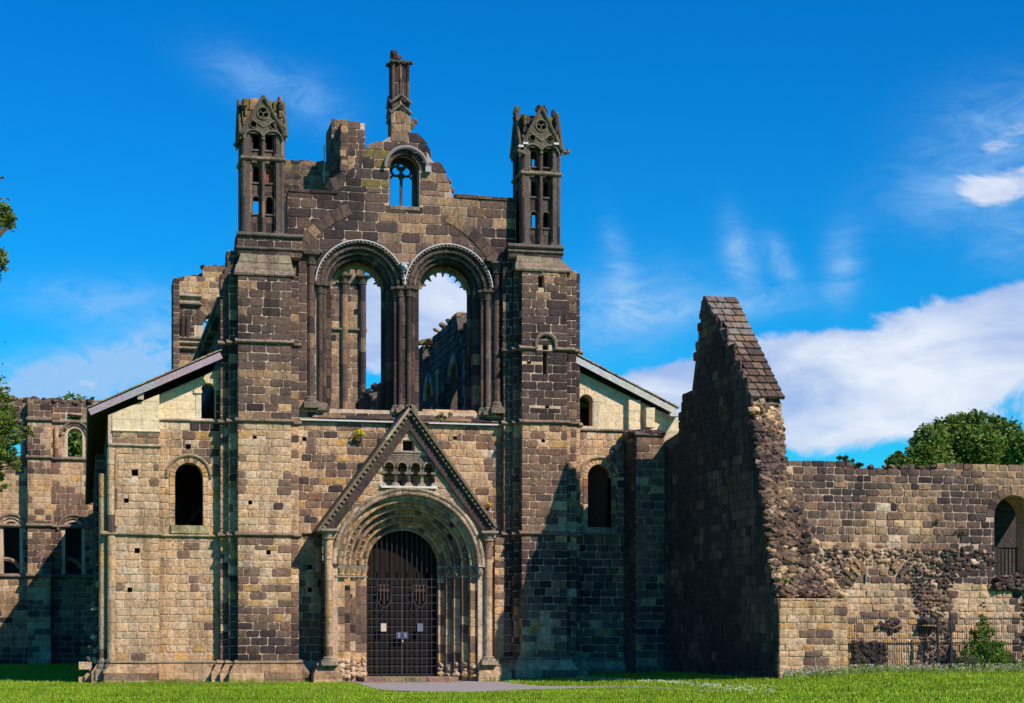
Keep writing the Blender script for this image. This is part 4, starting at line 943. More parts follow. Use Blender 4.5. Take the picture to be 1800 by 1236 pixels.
    for s, F in ((-1, La), (1, Ra)):
        dx, dz = Ap[0]-F[0], Ap[1]-F[1]; L = math.hypot(dx, dz); ux, uz = dx/L, dz/L; nx, nz = (-uz, ux) if s < 0 else (uz, -ux)
        # nx,nz points up/outwards
        if nz < 0: nx, nz = -nx, -nz
        def bar(o0, o1, y0, y1, l0, l1): 
            p = [(F[0]+ux*l0+nx*o0, F[1]+uz*l0+nz*o0), (F[0]+ux*l1+nx*o0, F[1]+uz*l1+nz*o0), (F[0]+ux*l1+nx*o1, F[1]+uz*l1+nz*o1), (F[0]+ux*l0+nx*o1, F[1]+uz*l0+nz*o1)]
            if area(p) < 0: p.reverse()
            return slab(front(0), p, [], -y0, -y1)
        n = 11
        for i in range(n):
            a, b = L*i/n, L*(i+1)/n-.006
            cc = tuple(c*rnd.uniform(.85, 1.15) for c in ((.17, .13, .09) if s > 0 or i < 8 else (.36, .30, .2)))
            if i == n-1: b += .04
            t.piece('coping_stone', bar(-.09, 0, Yd-.36, 0, a, b), cc)
        m_ = 30
        for i in range(m_):
            a = L*(i+.15)/m_; b = a+L*.5/m_
            t.merge('dentil_course', bar(-.20, -.09, Yd-.30, Yd-.05, a, b), (.17, .14, .10), 'stone', s)
        t.merge('dentil_course', bar(-.21, -.088, Yd-.2, -.02, .02, L-.02), (.12, .10, .08), 'stone', s)
        n = 9
        for i in range(n):
            a, b = L*i/n+.2, L*(i+1)/n-.008+.2; b = min(b, L-.33)
            if b-a < .1: continue
            t.piece('raking_slab', bar(-.49, -.21, Yd-.16+rnd.uniform(-.01, .01), Yd+.2, a, b), tuple(c*rnd.uniform(.8, 1.25) for c in (.052, .042, .038)))
    # door, steps
    t.merge('door_frame', slab(front(.27), [(cx-R(66), zb+.05), (cx+R(66), zb+.05)]+[(cx+R(66)*math.cos(a), cz+R(66)*math.sin(a)) for a in np.linspace(0, math.pi, 20)], [], 0, -.05), (.012, .009, .008), 'timber')
    n = 9; w = R(130)/n
    for i in range(n):
        a = cx-R(65)+w*i; top = cz+math.sqrt(max(0, R(65)**2-(a+w/2-cx)**2)); 
        if top > zb+.3: t.piece('door_plank', prism(front(.27), rectp(a+.012, a+w-.012, zb+.1, top), 0, .035, ch=.01), tuple(c*rnd.uniform(.7, 1.3) for c in (.006, .0042, .0038)), 'timber')
    for k, (a, b, y0, z0, z1) in enumerate(((604, 822, -2.35, -.1, .09), (640, 806, -1.95, .0, .23))):
        u = X_(a, y0)
        while u < X_(b, y0)-.05:
            l = rnd.uniform(.5, .75); l = X_(b, y0)-u if X_(b, y0)-u-l < .3 else l
            t.piece('step_stone', prism(front(y0), [(u+.004, z0), (u+l-.004, z0), (u+l-.004, z1+rnd.uniform(-.008, .008)), (u+.004, z1)], -2.3, .0, ch=.015, rough=.004), tuple(c*rnd.uniform(.85, 1.1) for c in (.24, .18, .13))); u += l
    return cx, cz, R(65), Yd
dcx, dcz, dr, Yd = doorway(wf)

# ---- iron gate in the doorway
def gate():
    y = .02; t = Thing('iron_gate', 'black iron lattice double gate with shield emblems filling the arched church doorway', 'gate', (dcx, y, .25))
    z0, ztop = .30, zf(708, 1018, y); x0, x1 = dcx-dr+.03, dcx+dr-.03; c = (.060, .060, .072)
    nb = 14; sh = [(x0+(x1-x0)*q, zf(708, 1048, y)) for q in (.245, .755)]; hw = (x1-x0)*.098; top_s, mid_s, bot_s = zf(708, 1029, y), zf(708, 1056, y), zf(708, 1069, y)
    def inshield(x, z):
        for sx, _ in sh:
            if abs(x-sx) < hw-.01 and z < top_s:
                zl = mid_s if abs(x-sx) < 0 else mid_s-(mid_s-bot_s)*(1-abs(x-sx)/hw)
                if z > zl: return True
        return False
    for i in range(nb+1):
        x = x0+(x1-x0)*i/nb; cuts = [z0]
        ins = [sx for sx, _ in sh if abs(x-sx) < hw-.01]; r = .008 if i != nb//2 else .018
        tp = min(ztop+.25, dcz+math.sqrt(max(0, dr**2-(x-dcx)**2))) if i % 2 == 0 else ztop
        if ins:
            zl = bot_s+(mid_s-bot_s)*abs(x-ins[0])/hw
            t.piece('bar', box(x-r, x+r, y-r, y+r, z0, zl), c, 'iron'); t.piece('bar', box(x-r, x+r, y-r, y+r, top_s, tp), c, 'iron')
        else: t.piece('bar', box(x-r, x+r, y-r, y+r, z0, tp), c, 'iron')
    nr = 12
    for j in range(nr+1):
        z = z0+(ztop-z0)*j/nr; xs = [x0]
        if bot_s < z < top_s-.02:
            half = hw if z > mid_s else hw*(z-bot_s)/(mid_s-bot_s)
            xs += [sh[0][0]-half, sh[0][0]+half, sh[1][0]-half, sh[1][0]+half]
        xs.append(x1)
        for k in range(0, len(xs), 2): t.piece('rail', box(xs[k], xs[k+1], y-.012, y+.008, z-.008, z+.008), c, 'iron')
    # arched upper grille
    for i in range(1, nb):
        x = x0+(x1-x0)*i/nb; tp = dcz+math.sqrt(max(0, (dr-.04)**2-(x-dcx)**2))
        if tp > ztop+.1: t.piece('bar', box(x-.008, x+.008, y-.008, y+.008, ztop, tp), (.05, .045, .045), 'iron')
    for s, (sx, _) in enumerate(sh):
        pts = [(sx-hw, y-.02, top_s), (sx+hw, y-.02, top_s), (sx+hw, y-.02, mid_s), (sx+hw*.6, y-.02, bot_s+.1), (sx, y-.02, bot_s), (sx-hw*.6, y-.02, bot_s+.1), (sx-hw, y-.02, mid_s), (sx-hw, y-.02, top_s)]
        t.merge('shield_emblem', tube(pts, .013, 5), (.07, .07, .095), 'iron', s)
        for q in (-.5, 0, .5):       # three upright swords
            xx = sx+hw*q; zt_, zb_ = top_s-.03, (mid_s+.0 if q else bot_s+.12)
            t.merge('shield_emblem', box(xx-.014, xx+.014, y-.03, y-.015, zb_, zt_-.16), (.09, .055, .05), 'iron', s)
            t.merge('shield_emblem', box(xx-.055, xx+.055, y-.035, y-.015, zt_-.18, zt_-.15), (.12, .07, .06), 'iron', s)
            t.merge('shield_emblem', box(xx-.055, xx+.055, y-.035, y-.015, zt_-.12, zt_-.10), (.12, .07, .06), 'iron', s)
            t.merge('shield_emblem', box(xx-.012, xx+.012, y-.03, y-.015, zt_-.15, zt_-.02), (.1, .06, .05), 'iron', s); t.merge('shield_emblem', blobstone((xx, y-.03, zt_), .022, .02, .022), (.25, .2, .18), 'iron', s)
    for s, (a, b) in enumerate(((696, 706), (707.5, 717))):
        t.merge('lock_plate', box(X_(a, y), X_(b, y), y-.035, y-.02, zf(a, 1123, y), zf(a, 1111, y)), (.06, .075, .12), 'iron', s)
        t.merge('lock_plate', arctube(front(y-.04), X_(a+5, y)-.02*s, zf(a, 1115, y), .035, 0, 360, 0, .009, 10, 5), (.5, .42, .5), 'iron', s)
        t.merge('lock_plate', box(X_(a+4, y), X_(a+6, y), y-.05, y-.03, zf(a, 1120, y), zf(a, 1118, y)), (.5, .45, .5), 'iron', s)
    t.merge('padlock', box(X_(706.3, y), X_(708.3, y), y-.05, y-.02, zf(707, 1129, y), zf(707, 1125, y)), (.5, .45, .35), 'iron')
    return t
gate()
for (a, b, c, l) in ((669.5, 679, (.50, .40, .36), 'small pale beige notice fixed to the left leaf of the doorway gate'), (733.5, 743.5, (.10, .13, .18), 'small blue-grey notice fixed to the right leaf of the doorway gate')):
    y = -.03; o = build('notice', *box(X_(a, y), X_(b, y), y-.01, y, zf(a, 1110, y), zf(a, 1096, y)), [c]*8, 'plain'); o['label'] = l; o['category'] = 'notice'

# ================================================================== AISLES
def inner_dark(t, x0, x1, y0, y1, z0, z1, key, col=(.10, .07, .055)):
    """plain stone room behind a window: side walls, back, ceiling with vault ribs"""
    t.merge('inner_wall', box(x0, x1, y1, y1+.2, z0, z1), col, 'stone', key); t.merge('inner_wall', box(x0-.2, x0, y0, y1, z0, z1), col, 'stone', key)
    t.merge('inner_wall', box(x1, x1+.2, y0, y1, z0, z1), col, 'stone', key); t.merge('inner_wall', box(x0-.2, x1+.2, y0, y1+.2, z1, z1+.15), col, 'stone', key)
def small_arch(t, fr, cx, sp, r, zs, zone, zhood, key, deep=.55, ro=1.42, hood=(.30, .24, .16)):
    ring(t, fr, cx, sp, r, r*ro, 0, 180, 12, .03, -.25, zone, core=False)
    ring(t, fr, cx, sp, r*.97, r*1.02, 0, 180, 11, -.2, -deep, zone, core=False)
    t.merge('hood_mould', arctube(fr, cx, sp, r*ro+.07, -2, 182, .05, .055, 22, 6), hood, 'stone', key)
def aisle_left():
    t = Thing('north_aisle', 'left lean-to aisle of the church with cream gable top, round-arched opening and pitched stone roof', 'church aisle', (X_(280, -.1), -.1, .05))
    zb = .05; YA, YB = -.52, -.0; fA, fB = front(YA), front(YB)
    zp = zf(280, 1165, YA); z1 = zf(240, 942, YA); z2 = zf(240, 786, YA); zc = zf(240, 757, YA); zcs = zf(330, 742, YB)
    # corner pilaster
    xa, xb = X_(203, YA), X_(279, YA)
    holes = holes_from([(237, 831, .11), (222, 880, .08), (241, 968, .09), (228, 1037, .08)], YA); ex = [('rect', a-s, a+s, b-s, b+s) for a, b, s in holes]
    roofz = lambda u, Y: zf(157, 727, YA)+(u-X_(157, YA))*((zf(388, 632, YB)-zf(157, 727, YA))/(X_(388, YB)-X_(157, YA)))
    t.merge('wall_core', slab(fA, [(X_(190, YA), zb), (xb, zb), (xb, roofz(xb, 0)-.35), (X_(190, YA), roofz(X_(190, YA), 0)-.32)], [rectp(a-s, a+s, b-s, b+s) for a, b, s in holes], 0, -.3), MORT, 'mortar', 'a')
    t.merge('wall_core', box(X_(192, YA), xb-.02, YA+.31, .6, zb, zc), DARKC, 'mortar', 'ab')
    courses(t, fA, xa, xb+.02, zp+.04, z1, 'light', (.24, .30), (.3, .56), excl=ex); courses(t, fA, xa, xb+.02, z1+.1, z2, lambda w: 'light' if w[2] < 6.3 else 'mid', (.24, .30), (.3, .56), excl=ex)
    courses(t, fA, X_(197, YA), xb+.02, z2+.1, zc-.02, 'upper2', (.22, .26), (.3, .6))
    courses(t, fA, X_(197, YA), xb+.02, zc+.02, roofz(xb, 0), 'cream', (.30, .36), (.7, 1.1), joint=.006, rough=.002, m='ashlar', proud=.03, bulge=0, jit=.002, clip=[rake_clip(roofz, -.36)], name='ashlar_block')
    courses(t, rightf(xb), YA, YB, zp, zc, 'light', (.24, .30), (.3, .56)); courses(t, rightf(xb), YA, YB, zc, roofz(xb, 0)-.4, 'cream', (.3, .36), (.6, .9), m='ashlar', joint=.006, rough=.002, bulge=0, name='ashlar_block')
    t.merge('ashlar_core', slab(fA, [(X_(198, YA), zc), (xb, zc), (xb, roofz(xb, 0)-.36), (X_(198, YA), roofz(X_(198, YA), 0)-.36)], [], .012, -.02), (.52, .44, .31), 'ashlar', 'a')
    moulding(t, fA, X_(176, YA), xb+.08, z1, .11, .12, key='a1', col=(.33, .27, .17)); moulding(t, fA, X_(190, YA), xb+.08, z2, .11, .10, key='a2', col=(.42, .35, .25))
    moulding(t, fA, X_(197, YA), xb+.05, zc-.06, .10, .07, key='a3', col=(.55, .47, .33), m='ashlar')
    # angle shafts at the corner
    for px_, y, r in ((196, YA+.05, .15), (183, YA+.3, .14)):
        shaft(t, X_(px_-(2 if px_ < 190 else 0), y), y, r, zp, z2-.05 if px_ > 190 else z2-.9, 'light', 12)
        base(t, X_(px_, y), y, .15, zb+.1, .75, (.30, .24, .17), px_)
    shaft(t, X_(208, YA)-.08, YA-.04, .05, z1+.3, z2-.1, 'mid', 8)
    # window bay
    xc, xd = X_(279, YB), X_(390, YB); wc = P2(332, 838, YB); r = .47; zsill = zf(332, 924, YB)
    hB = holes_from([(331, 785, .09)], YB); exB = [('arch', wc[0], wc[1], r*1.42+.1, zsill+1.3), ('arch', wc[0], wc[1], r, zsill)]+[('rect', a-s, a+s, b-s, b+s) for a, b, s in hB]
    swc = P2(366, 686, YB); sr = .235; sz = zf(366, 739, YB)
    outB = [(xc-.05, zb), (xd, zb), (xd, roofz(xd, 0)-.3), (xc-.05, roofz(xc-.05, 0)-.3)]
    t.merge('wall_core', slab(fB, outB, [archp(wc[0], wc[1], r, zsill, 14), archp(swc[0], swc[1], sr, sz, 12)]+[rectp(a-s, a+s, b-s, b+s) for a, b, s in hB], 0, -.5), MORT, 'mortar', 'b')
    courses(t, fB, xc, xd, zp+.04, z1, 'light', (.24, .30), (.3, .56)); courses(t, fB, xc, xd, z1+.1, zcs-.3, 'light', (.24, .30), (.3, .56), excl=exB)
    courses(t, fB, xc, xd, zcs-.3, zcs-.02, lambda w: 'shade' if w[0] > X_(342, 0) else 'cream', (.28, .30), (.3, .45))  # stones on the right painted dark as the buttress's cast shadow
    courses(t, fB, xc, X_(390, YB), zcs+.1, roofz(xd, 0), 'cream', (.29, .34), (.6, .95), joint=.006, rough=.002, m='ashlar', bulge=0, jit=.002, clip=[rake_clip(roofz, -.34)], name='ashlar_block', excl=[('arch', swc[0], swc[1], sr+.2, sz), ('rect', X_(379, YB), X_(391, YB), zcs, zf(380, 682, YB))])
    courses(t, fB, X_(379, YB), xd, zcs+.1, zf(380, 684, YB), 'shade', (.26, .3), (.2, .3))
    t.merge('ashlar_core', slab(fB, [(xc, zcs+.05), (xd, zcs+.05), (xd, roofz(xd, 0)-.34), (xc, roofz(xc, 0)-.34)], [archp(swc[0], swc[1], sr+.05, sz, 12)], .012, -.02), (.50, .43, .30), 'ashlar', 'b')
    ring(t, fB, swc[0], swc[1], sr, sr+.2, 0, 180, 9, .028, -.4, 'cream', m='ashlar', name='ashlar_voussoir', core=False, gap=.006, rough=.001)
    t.merge('window_jamb', prism(fB, rectp(swc[0]-sr-.19, swc[0]-sr, sz, swc[1]-.1), -.4, .03), (.6, .52, .37), 'ashlar'); t.merge('window_jamb', box(swc[0]-sr-.25, swc[0]-sr+.02, YB-.08, YB+.3, swc[1]-.12, swc[1]+.0), (.6, .52, .38), 'ashlar')
    moulding(t, fB, xc, xd, zcs, .10, .09, key='b0', col=(.36, .30, .24)); moulding(t, fB, xc, xd, z1, .11, .12, key='b1', col=(.33, .28, .16))
    small_arch(t, fB, wc[0], wc[1], r, zsill, 'light', 0, 'w')
    for s in (-1, 1):
        z = zsill
        while z < wc[1]-.02:
            h = min(rnd.uniform(.24, .32), wc[1]-z); a, b = sorted((wc[0]+s*r, wc[0]+s*(r*1.4))); t.piece('stone', prism(fB, rectp(a, b, z+.006, z+h-.006), -.5, .04, ch=.014), zcol('light', (a, 0, z))); z += h
    t.merge('window_sill', prism(fB, rectp(wc[0]-r*1.3, wc[0]+r*1.45, zsill-.28, zsill), -.5, .10), (.36, .32, .18), 'stone')
    moulding(t, fB, xc, wc[0]-r*1.45, wc[1]-.05, .07, .05, key='imp', col=(.3, .25, .17))
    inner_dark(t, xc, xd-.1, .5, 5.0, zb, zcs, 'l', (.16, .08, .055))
    for k in range(3): t.merge('vault_rib', tube([(X_(300, .5)-.3+q*.35, 2.2+k*.9+q*.1, 3.5+2.9*math.sin(min(math.pi/2, q*.28))) for q in range(8)], .11, 6), (.22, .10, .07), 'stone', k)
    plinth(t, X_(200, YA), xb, YA, zp, zb, 'pa', right=False); plinth(t, xb, xd-.02, YB, zp, zb, 'pb', left=False, yb=.2)
    plinth(t, X_(178, YA+.4), X_(200, YA+.4), YA+.42, zp, zb, 'pc', right=False, yb=.3); plinth(t, X_(166, .3), X_(180, .3), .3, zp-.2, zb, 'pd', right=False, yb=.8)
    # outer (north) wall running back, pilasters
    xn = X_(190, 0); zn = zf(190, 740, 0)
    t.merge('wall_core', box(xn, xn+.6, -.2, 44, zb-.3, zn), DARKC, 'mortar', 'n')
    courses(t, leftf(xn), -14, .2, zb, zn, 'shade', (.26, .32), (.4, .6)); 
    for k in range(1, 5): faced_box(t, xn-.35, xn, 1.5+k*5.2, 2.6+k*5.2, zb-.2, zn-.5, 'shade', ls=(.4, .6), right=False)
    # broken stub of masonry at the foot of the corner
    for i in range(46):
        z = rnd.uniform(.1, 3.4); px_ = 176-(16*(1-z/3.4)+4)*rnd.random(); x = X_(px_, .4)
        t.piece('rubble_stone', blobstone((x, .4+rnd.uniform(-.3, .4), z), rnd.uniform(.12, .22), .2, rnd.uniform(.09, .16)), zcol('shade' if rnd.random() < .7 else 'light', (x, 0, z)))  # stones mixed dark and pale to paint shade and lit edges
    for px_, z in ((150, .12), (160, .13), (150, .62)): x = X_(px_, .3); t.piece('stone', prism(front(.1), rectp(x-.22, x+.22, z-.12, z+.14), -.6, .03, rough=.02), zcol('light', (x, 0, z)))
    # roof: boarded slab, bargeboard and stone slates
    roof(t, 157, 724, 389, 624, YA-.28, 44, xn, 'l')
    x, z = P2(247, 699, YA); t.merge('bracket', box(x-.1, x+.1, YA-.18, YA, z-.08, z+.12), (.40, .30, .24), 'timber')
    return t
def rake_clip(rz, off):
    a = rz(0, 0)+off; s = rz(1, 0)-rz(0, 0); n = math.hypot(1, s)     # keep v <= a + s*u
    return (s/n, -1/n, -a/n)
def roof(t, ax, ay, bx, by, Yv, yback, xeave, key, rev=False, fcol=(.30, .26, .28)):
    A, B = P2(ax, ay, Yv), P2(bx, by, Yv); L = math.hypot(B[0]-A[0], B[1]-A[1]); ux, uz = (B[0]-A[0])/L, (B[1]-A[1])/L; nx, nz = -uz, ux
    if nz < 0: nx, nz = -nx, -nz
    def bar(l0, l1, o0, o1, y0, y1):
        p = [(A[0]+ux*l0+nx*o0, A[1]+uz*l0+nz*o0), (A[0]+ux*l1+nx*o0, A[1]+uz*l1+nz*o0), (A[0]+ux*l1+nx*o1, A[1]+uz*l1+nz*o1), (A[0]+ux*l0+nx*o1, A[1]+uz*l0+nz*o1)]
        if area(p) < 0: p.reverse()
        return slab(front(0), p, [], -y0, -y1)
    t.merge('roof', bar(0, L, .08, .14, Yv+.06, yback), (.10, .07, .05), 'timber', key)
    n = 4
    for i in range(n): t.merge('bargeboard', bar(L*i/n, L*(i+1)/n-.006, -.12, .10, Yv, Yv+.055), tuple(c*rnd.uniform(.9, 1.1) for c in fcol), 'timber', (key, i))
    for k in range(40): t.merge('rafter', bar(.03, L, 0, .08, Yv+1.0+k*1.1, Yv+1.1+k*1.1), (.09, .06, .045), 'timber', key)
    # stone slates, overlapping courses up the slope (several rows deep near the verge)
    m = 22
    for i in range(m):
        y = Yv-.03
        for j in range(14):
            w = rnd.uniform(.4, .7); l0 = L*i/m; l1 = L*(i+1)/m+.09; th = rnd.uniform(.03, .05)
            p = [(A[0]+ux*l0+nx*(.16+th), A[1]+uz*l0+nz*(.16+th)), (A[0]+ux*l0+nx*(.155), A[1]+uz*l0+nz*.155), (A[0]+ux*l1+nx*.142, A[1]+uz*l1+nz*.142), (A[0]+ux*l1+nx*(.145+th*.6), A[1]+uz*l1+nz*(.145+th*.6))]
            if area(p) < 0: p.reverse()
            t.piece('slate', slab(front(0), p, [], -(y+rnd.uniform(-.02, .02)), -(y+w-.01)), tuple(c*rnd.uniform(.75, 1.2) for c in (.30, .25, .16))); y += w
    t.merge('roof_slates', bar(0, L, .145, .18, Yv+6.5, yback), (.22, .19, .13), 'stone', key, stuff=True)
north = aisle_left()

def aisle_right():
    t = Thing('south_aisle', 'right lean-to aisle of the church with boarded arch, cream upper wall and slate verge', 'church aisle', (X_(1060, 0), 0, .2))
    Y = -.05; f = front(Y); xa, xb = X_(1012, Y), X_(1196, Y); zb = ground_z(xa); zp = zf(1060, 1160, Y); z1 = zf(1060, 942, Y); zc = zf(1060, 757, Y)
    rA, rB = P2(1014, 640, Y), P2(1187, 724, Y); rz = lambda u, _: rA[1]+(u-rA[0])*(rB[1]-rA[1])/(rB[0]-rA[0])
    wc = P2(1053.5, 838, Y); r = .44; zs = zf(1053, 927, Y); sw = P2(1030, 706, Y); sr = .25; ssz = zf(1030, 749, Y)
    t.merge('wall_core', slab(f, [(xa, zb), (xb, zb), (xb, rz(xb, 0)-.25), (xa, rz(xa, 0)-.25)], [archp(wc[0], wc[1], r, zs, 14), archp(sw[0], sw[1], sr, ssz, 10)], 0, -.5), MORT, 'mortar', 'a')
    courses(t, f, xa, X_(1118, Y), zp, z1, 'lowL'); courses(t, f, xa, X_(1118, Y), z1+.1, zc-.05, lambda w: 'mid' if w[0] > X_(1028, 0) else 'upper2', (.24, .30), (.28, .5), excl=[('arch', wc[0], wc[1], r*1.42, zs)])
    courses(t, f, X_(1018, Y), xb, zc+.05, rz(xa, 0), 'cream', (.28, .32), (.5, .85), joint=.006, rough=.002, m='ashlar', bulge=0, jit=.002, clip=[rake_clip(rz, -.25)], name='ashlar_block', excl=[('arch', sw[0], sw[1], sr+.2, ssz)])
    t.merge('ashlar_core', slab(f, [(xa, zc), (xb, zc), (xb, rz(xb, 0)-.25), (xa, rz(xa, 0)-.25)], [archp(sw[0], sw[1], sr+.05, ssz, 10)], .012, -.02), (.50, .43, .30), 'ashlar', 'b')
    ring(t, f, sw[0], sw[1], sr, sr+.2, 0, 180, 9, .028, -.4, 'cream', m='ashlar', name='ashlar_voussoir', core=False, gap=.006, rough=.001)
    moulding(t, f, xa, X_(1140, Y), zc-.05, .10, .10, key='a', col=(.19, .16, .13)); moulding(t, f, xa, X_(1118, Y), z1, .11, .12, key='b', col=(.22, .19, .13))
    small_arch(t, f, wc[0], wc[1], r, zs, 'mid', 0, 'w')
    for s in (-1, 1):
        z = zs
        while z < wc[1]-.02:
            h = min(rnd.uniform(.24, .32), wc[1]-z); a, b = sorted((wc[0]+s*r, wc[0]+s*(r*1.4))); t.piece('stone', prism(f, rectp(a, b, z+.006, z+h-.006), -.5, .04, ch=.014), zcol('mid', (a, 0, z))); z += h
    t.merge('window_sill', prism(f, rectp(wc[0]-r*1.3, wc[0]+r*1.45, zs-.25, zs), -.5, .08), (.28, .24, .16), 'stone')
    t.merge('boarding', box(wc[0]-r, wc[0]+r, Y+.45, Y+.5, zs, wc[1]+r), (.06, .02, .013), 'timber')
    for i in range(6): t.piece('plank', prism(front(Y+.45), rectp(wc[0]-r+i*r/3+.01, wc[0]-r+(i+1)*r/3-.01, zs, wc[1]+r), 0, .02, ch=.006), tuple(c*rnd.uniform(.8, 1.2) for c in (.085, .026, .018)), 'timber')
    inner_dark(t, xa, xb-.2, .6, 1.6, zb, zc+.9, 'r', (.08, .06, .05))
    for px_ in (1085, 1072): 
        x, z = P2(px_, 785 if px_ > 1080 else 800, Y); t.merge('corbel', tube([(x, Y, z-.1), (x+.02, Y-.28, z+.05)], .1, 6, .09), (.26, .22, .18), 'stone', px_)
    # cream pier and pilaster against the verge
    faced_box(t, X_(1103, Y), X_(1121, Y), Y-.22, Y, zc-.0, rz(X_(1112, Y), 0)-.35, 'cream', cz=(.5, .43, .3), m='ashlar', joint=.006, rough=.002, bulge=0, name='ashlar_block', hs=(.3, .36), ls=(.3, .4))
    faced_box(t, X_(1136, -.4), X_(1149, -.4), -.45, Y, zf(1140, 752, -.4), rz(X_(1142, Y), 0)-.35, 'cream', cz=(.5, .43, .3), m='ashlar', joint=.006, rough=.002, bulge=0, name='ashlar_block', hs=(.3, .36), ls=(.3, .4))
    faced_box(t, X_(1102, -.3), X_(1120, -.3), -.3, Y, zb, zc, 'lowL', left=True, right=False)
    plinth(t, xa, X_(1118, Y), Y, zp, zb, 'p', left=False, yb=.2)
    roof(t, 1012, 631, 1187, 722, Y-.42, 40, 0, 'r', fcol=(.42, .40, .41))
    # gutter end at the eave
    x, z = P2(1189, 727, -.5); t.merge('gutter', box(x-.25, x+.12, -.55, 38, z-.1, z), (.45, .42, .42), 'lead')
    return t
south = aisle_right()

# ---- stair turret between the aisle and the gabled wall
XG = 20.05
def stair():
    Y = -1.6; t = Thing('stair_turret', 'plain shaded stone stair turret with narrow slits in the corner by the tall gable wall', 'turret', (X_(1155, Y), Y, .3))
    x0, x1 = X_(1119, Y), XG-.03; zb = ground_z(x0); zt = zf(1155, 768, Y); f = front(Y)
    ex = [('rect', X_(a, Y)-.07, X_(a, Y)+.07, zf(a, b1, Y), zf(a, b0, Y)) for a, b0, b1 in ((1180, 824, 862), (1181, 958, 1008))]
    t.merge('wall_core', slab(f, rectp(x0, x1, zb, zt), [rectp(e[1], e[2], e[3], e[4]) for e in ex], 0, -.4), MORTD, 'mortar'); t.merge('wall_core', box(x0, x1, Y+.41, -.1, zb, zt), DARKC, 'mortar', 2)
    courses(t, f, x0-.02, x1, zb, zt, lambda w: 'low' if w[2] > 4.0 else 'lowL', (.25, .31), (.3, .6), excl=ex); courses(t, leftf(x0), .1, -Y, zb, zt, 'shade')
    moulding(t, f, x0-.08, x1, zt, .14, .10, key='c', col=(.14, .12, .10))
    for i in range(70):
        x = rnd.uniform(x0, x1-.1); y = rnd.uniform(Y, -.3); t.piece('rubble_stone', blobstone((x, y, zt+.12+.32*rnd.random()*(y-Y)/2.5), .2, .2, .1), zcol('upper', (x, y, zt)))
    t.merge('top_slope', ([(x0, Y, zt), (x1, Y, zt), (x1, -.1, zt+.35), (x0, -.1, zt+.35)], [(0, 1, 2, 3)]), (.10, .085, .07), 'stone')
    return t
stair()

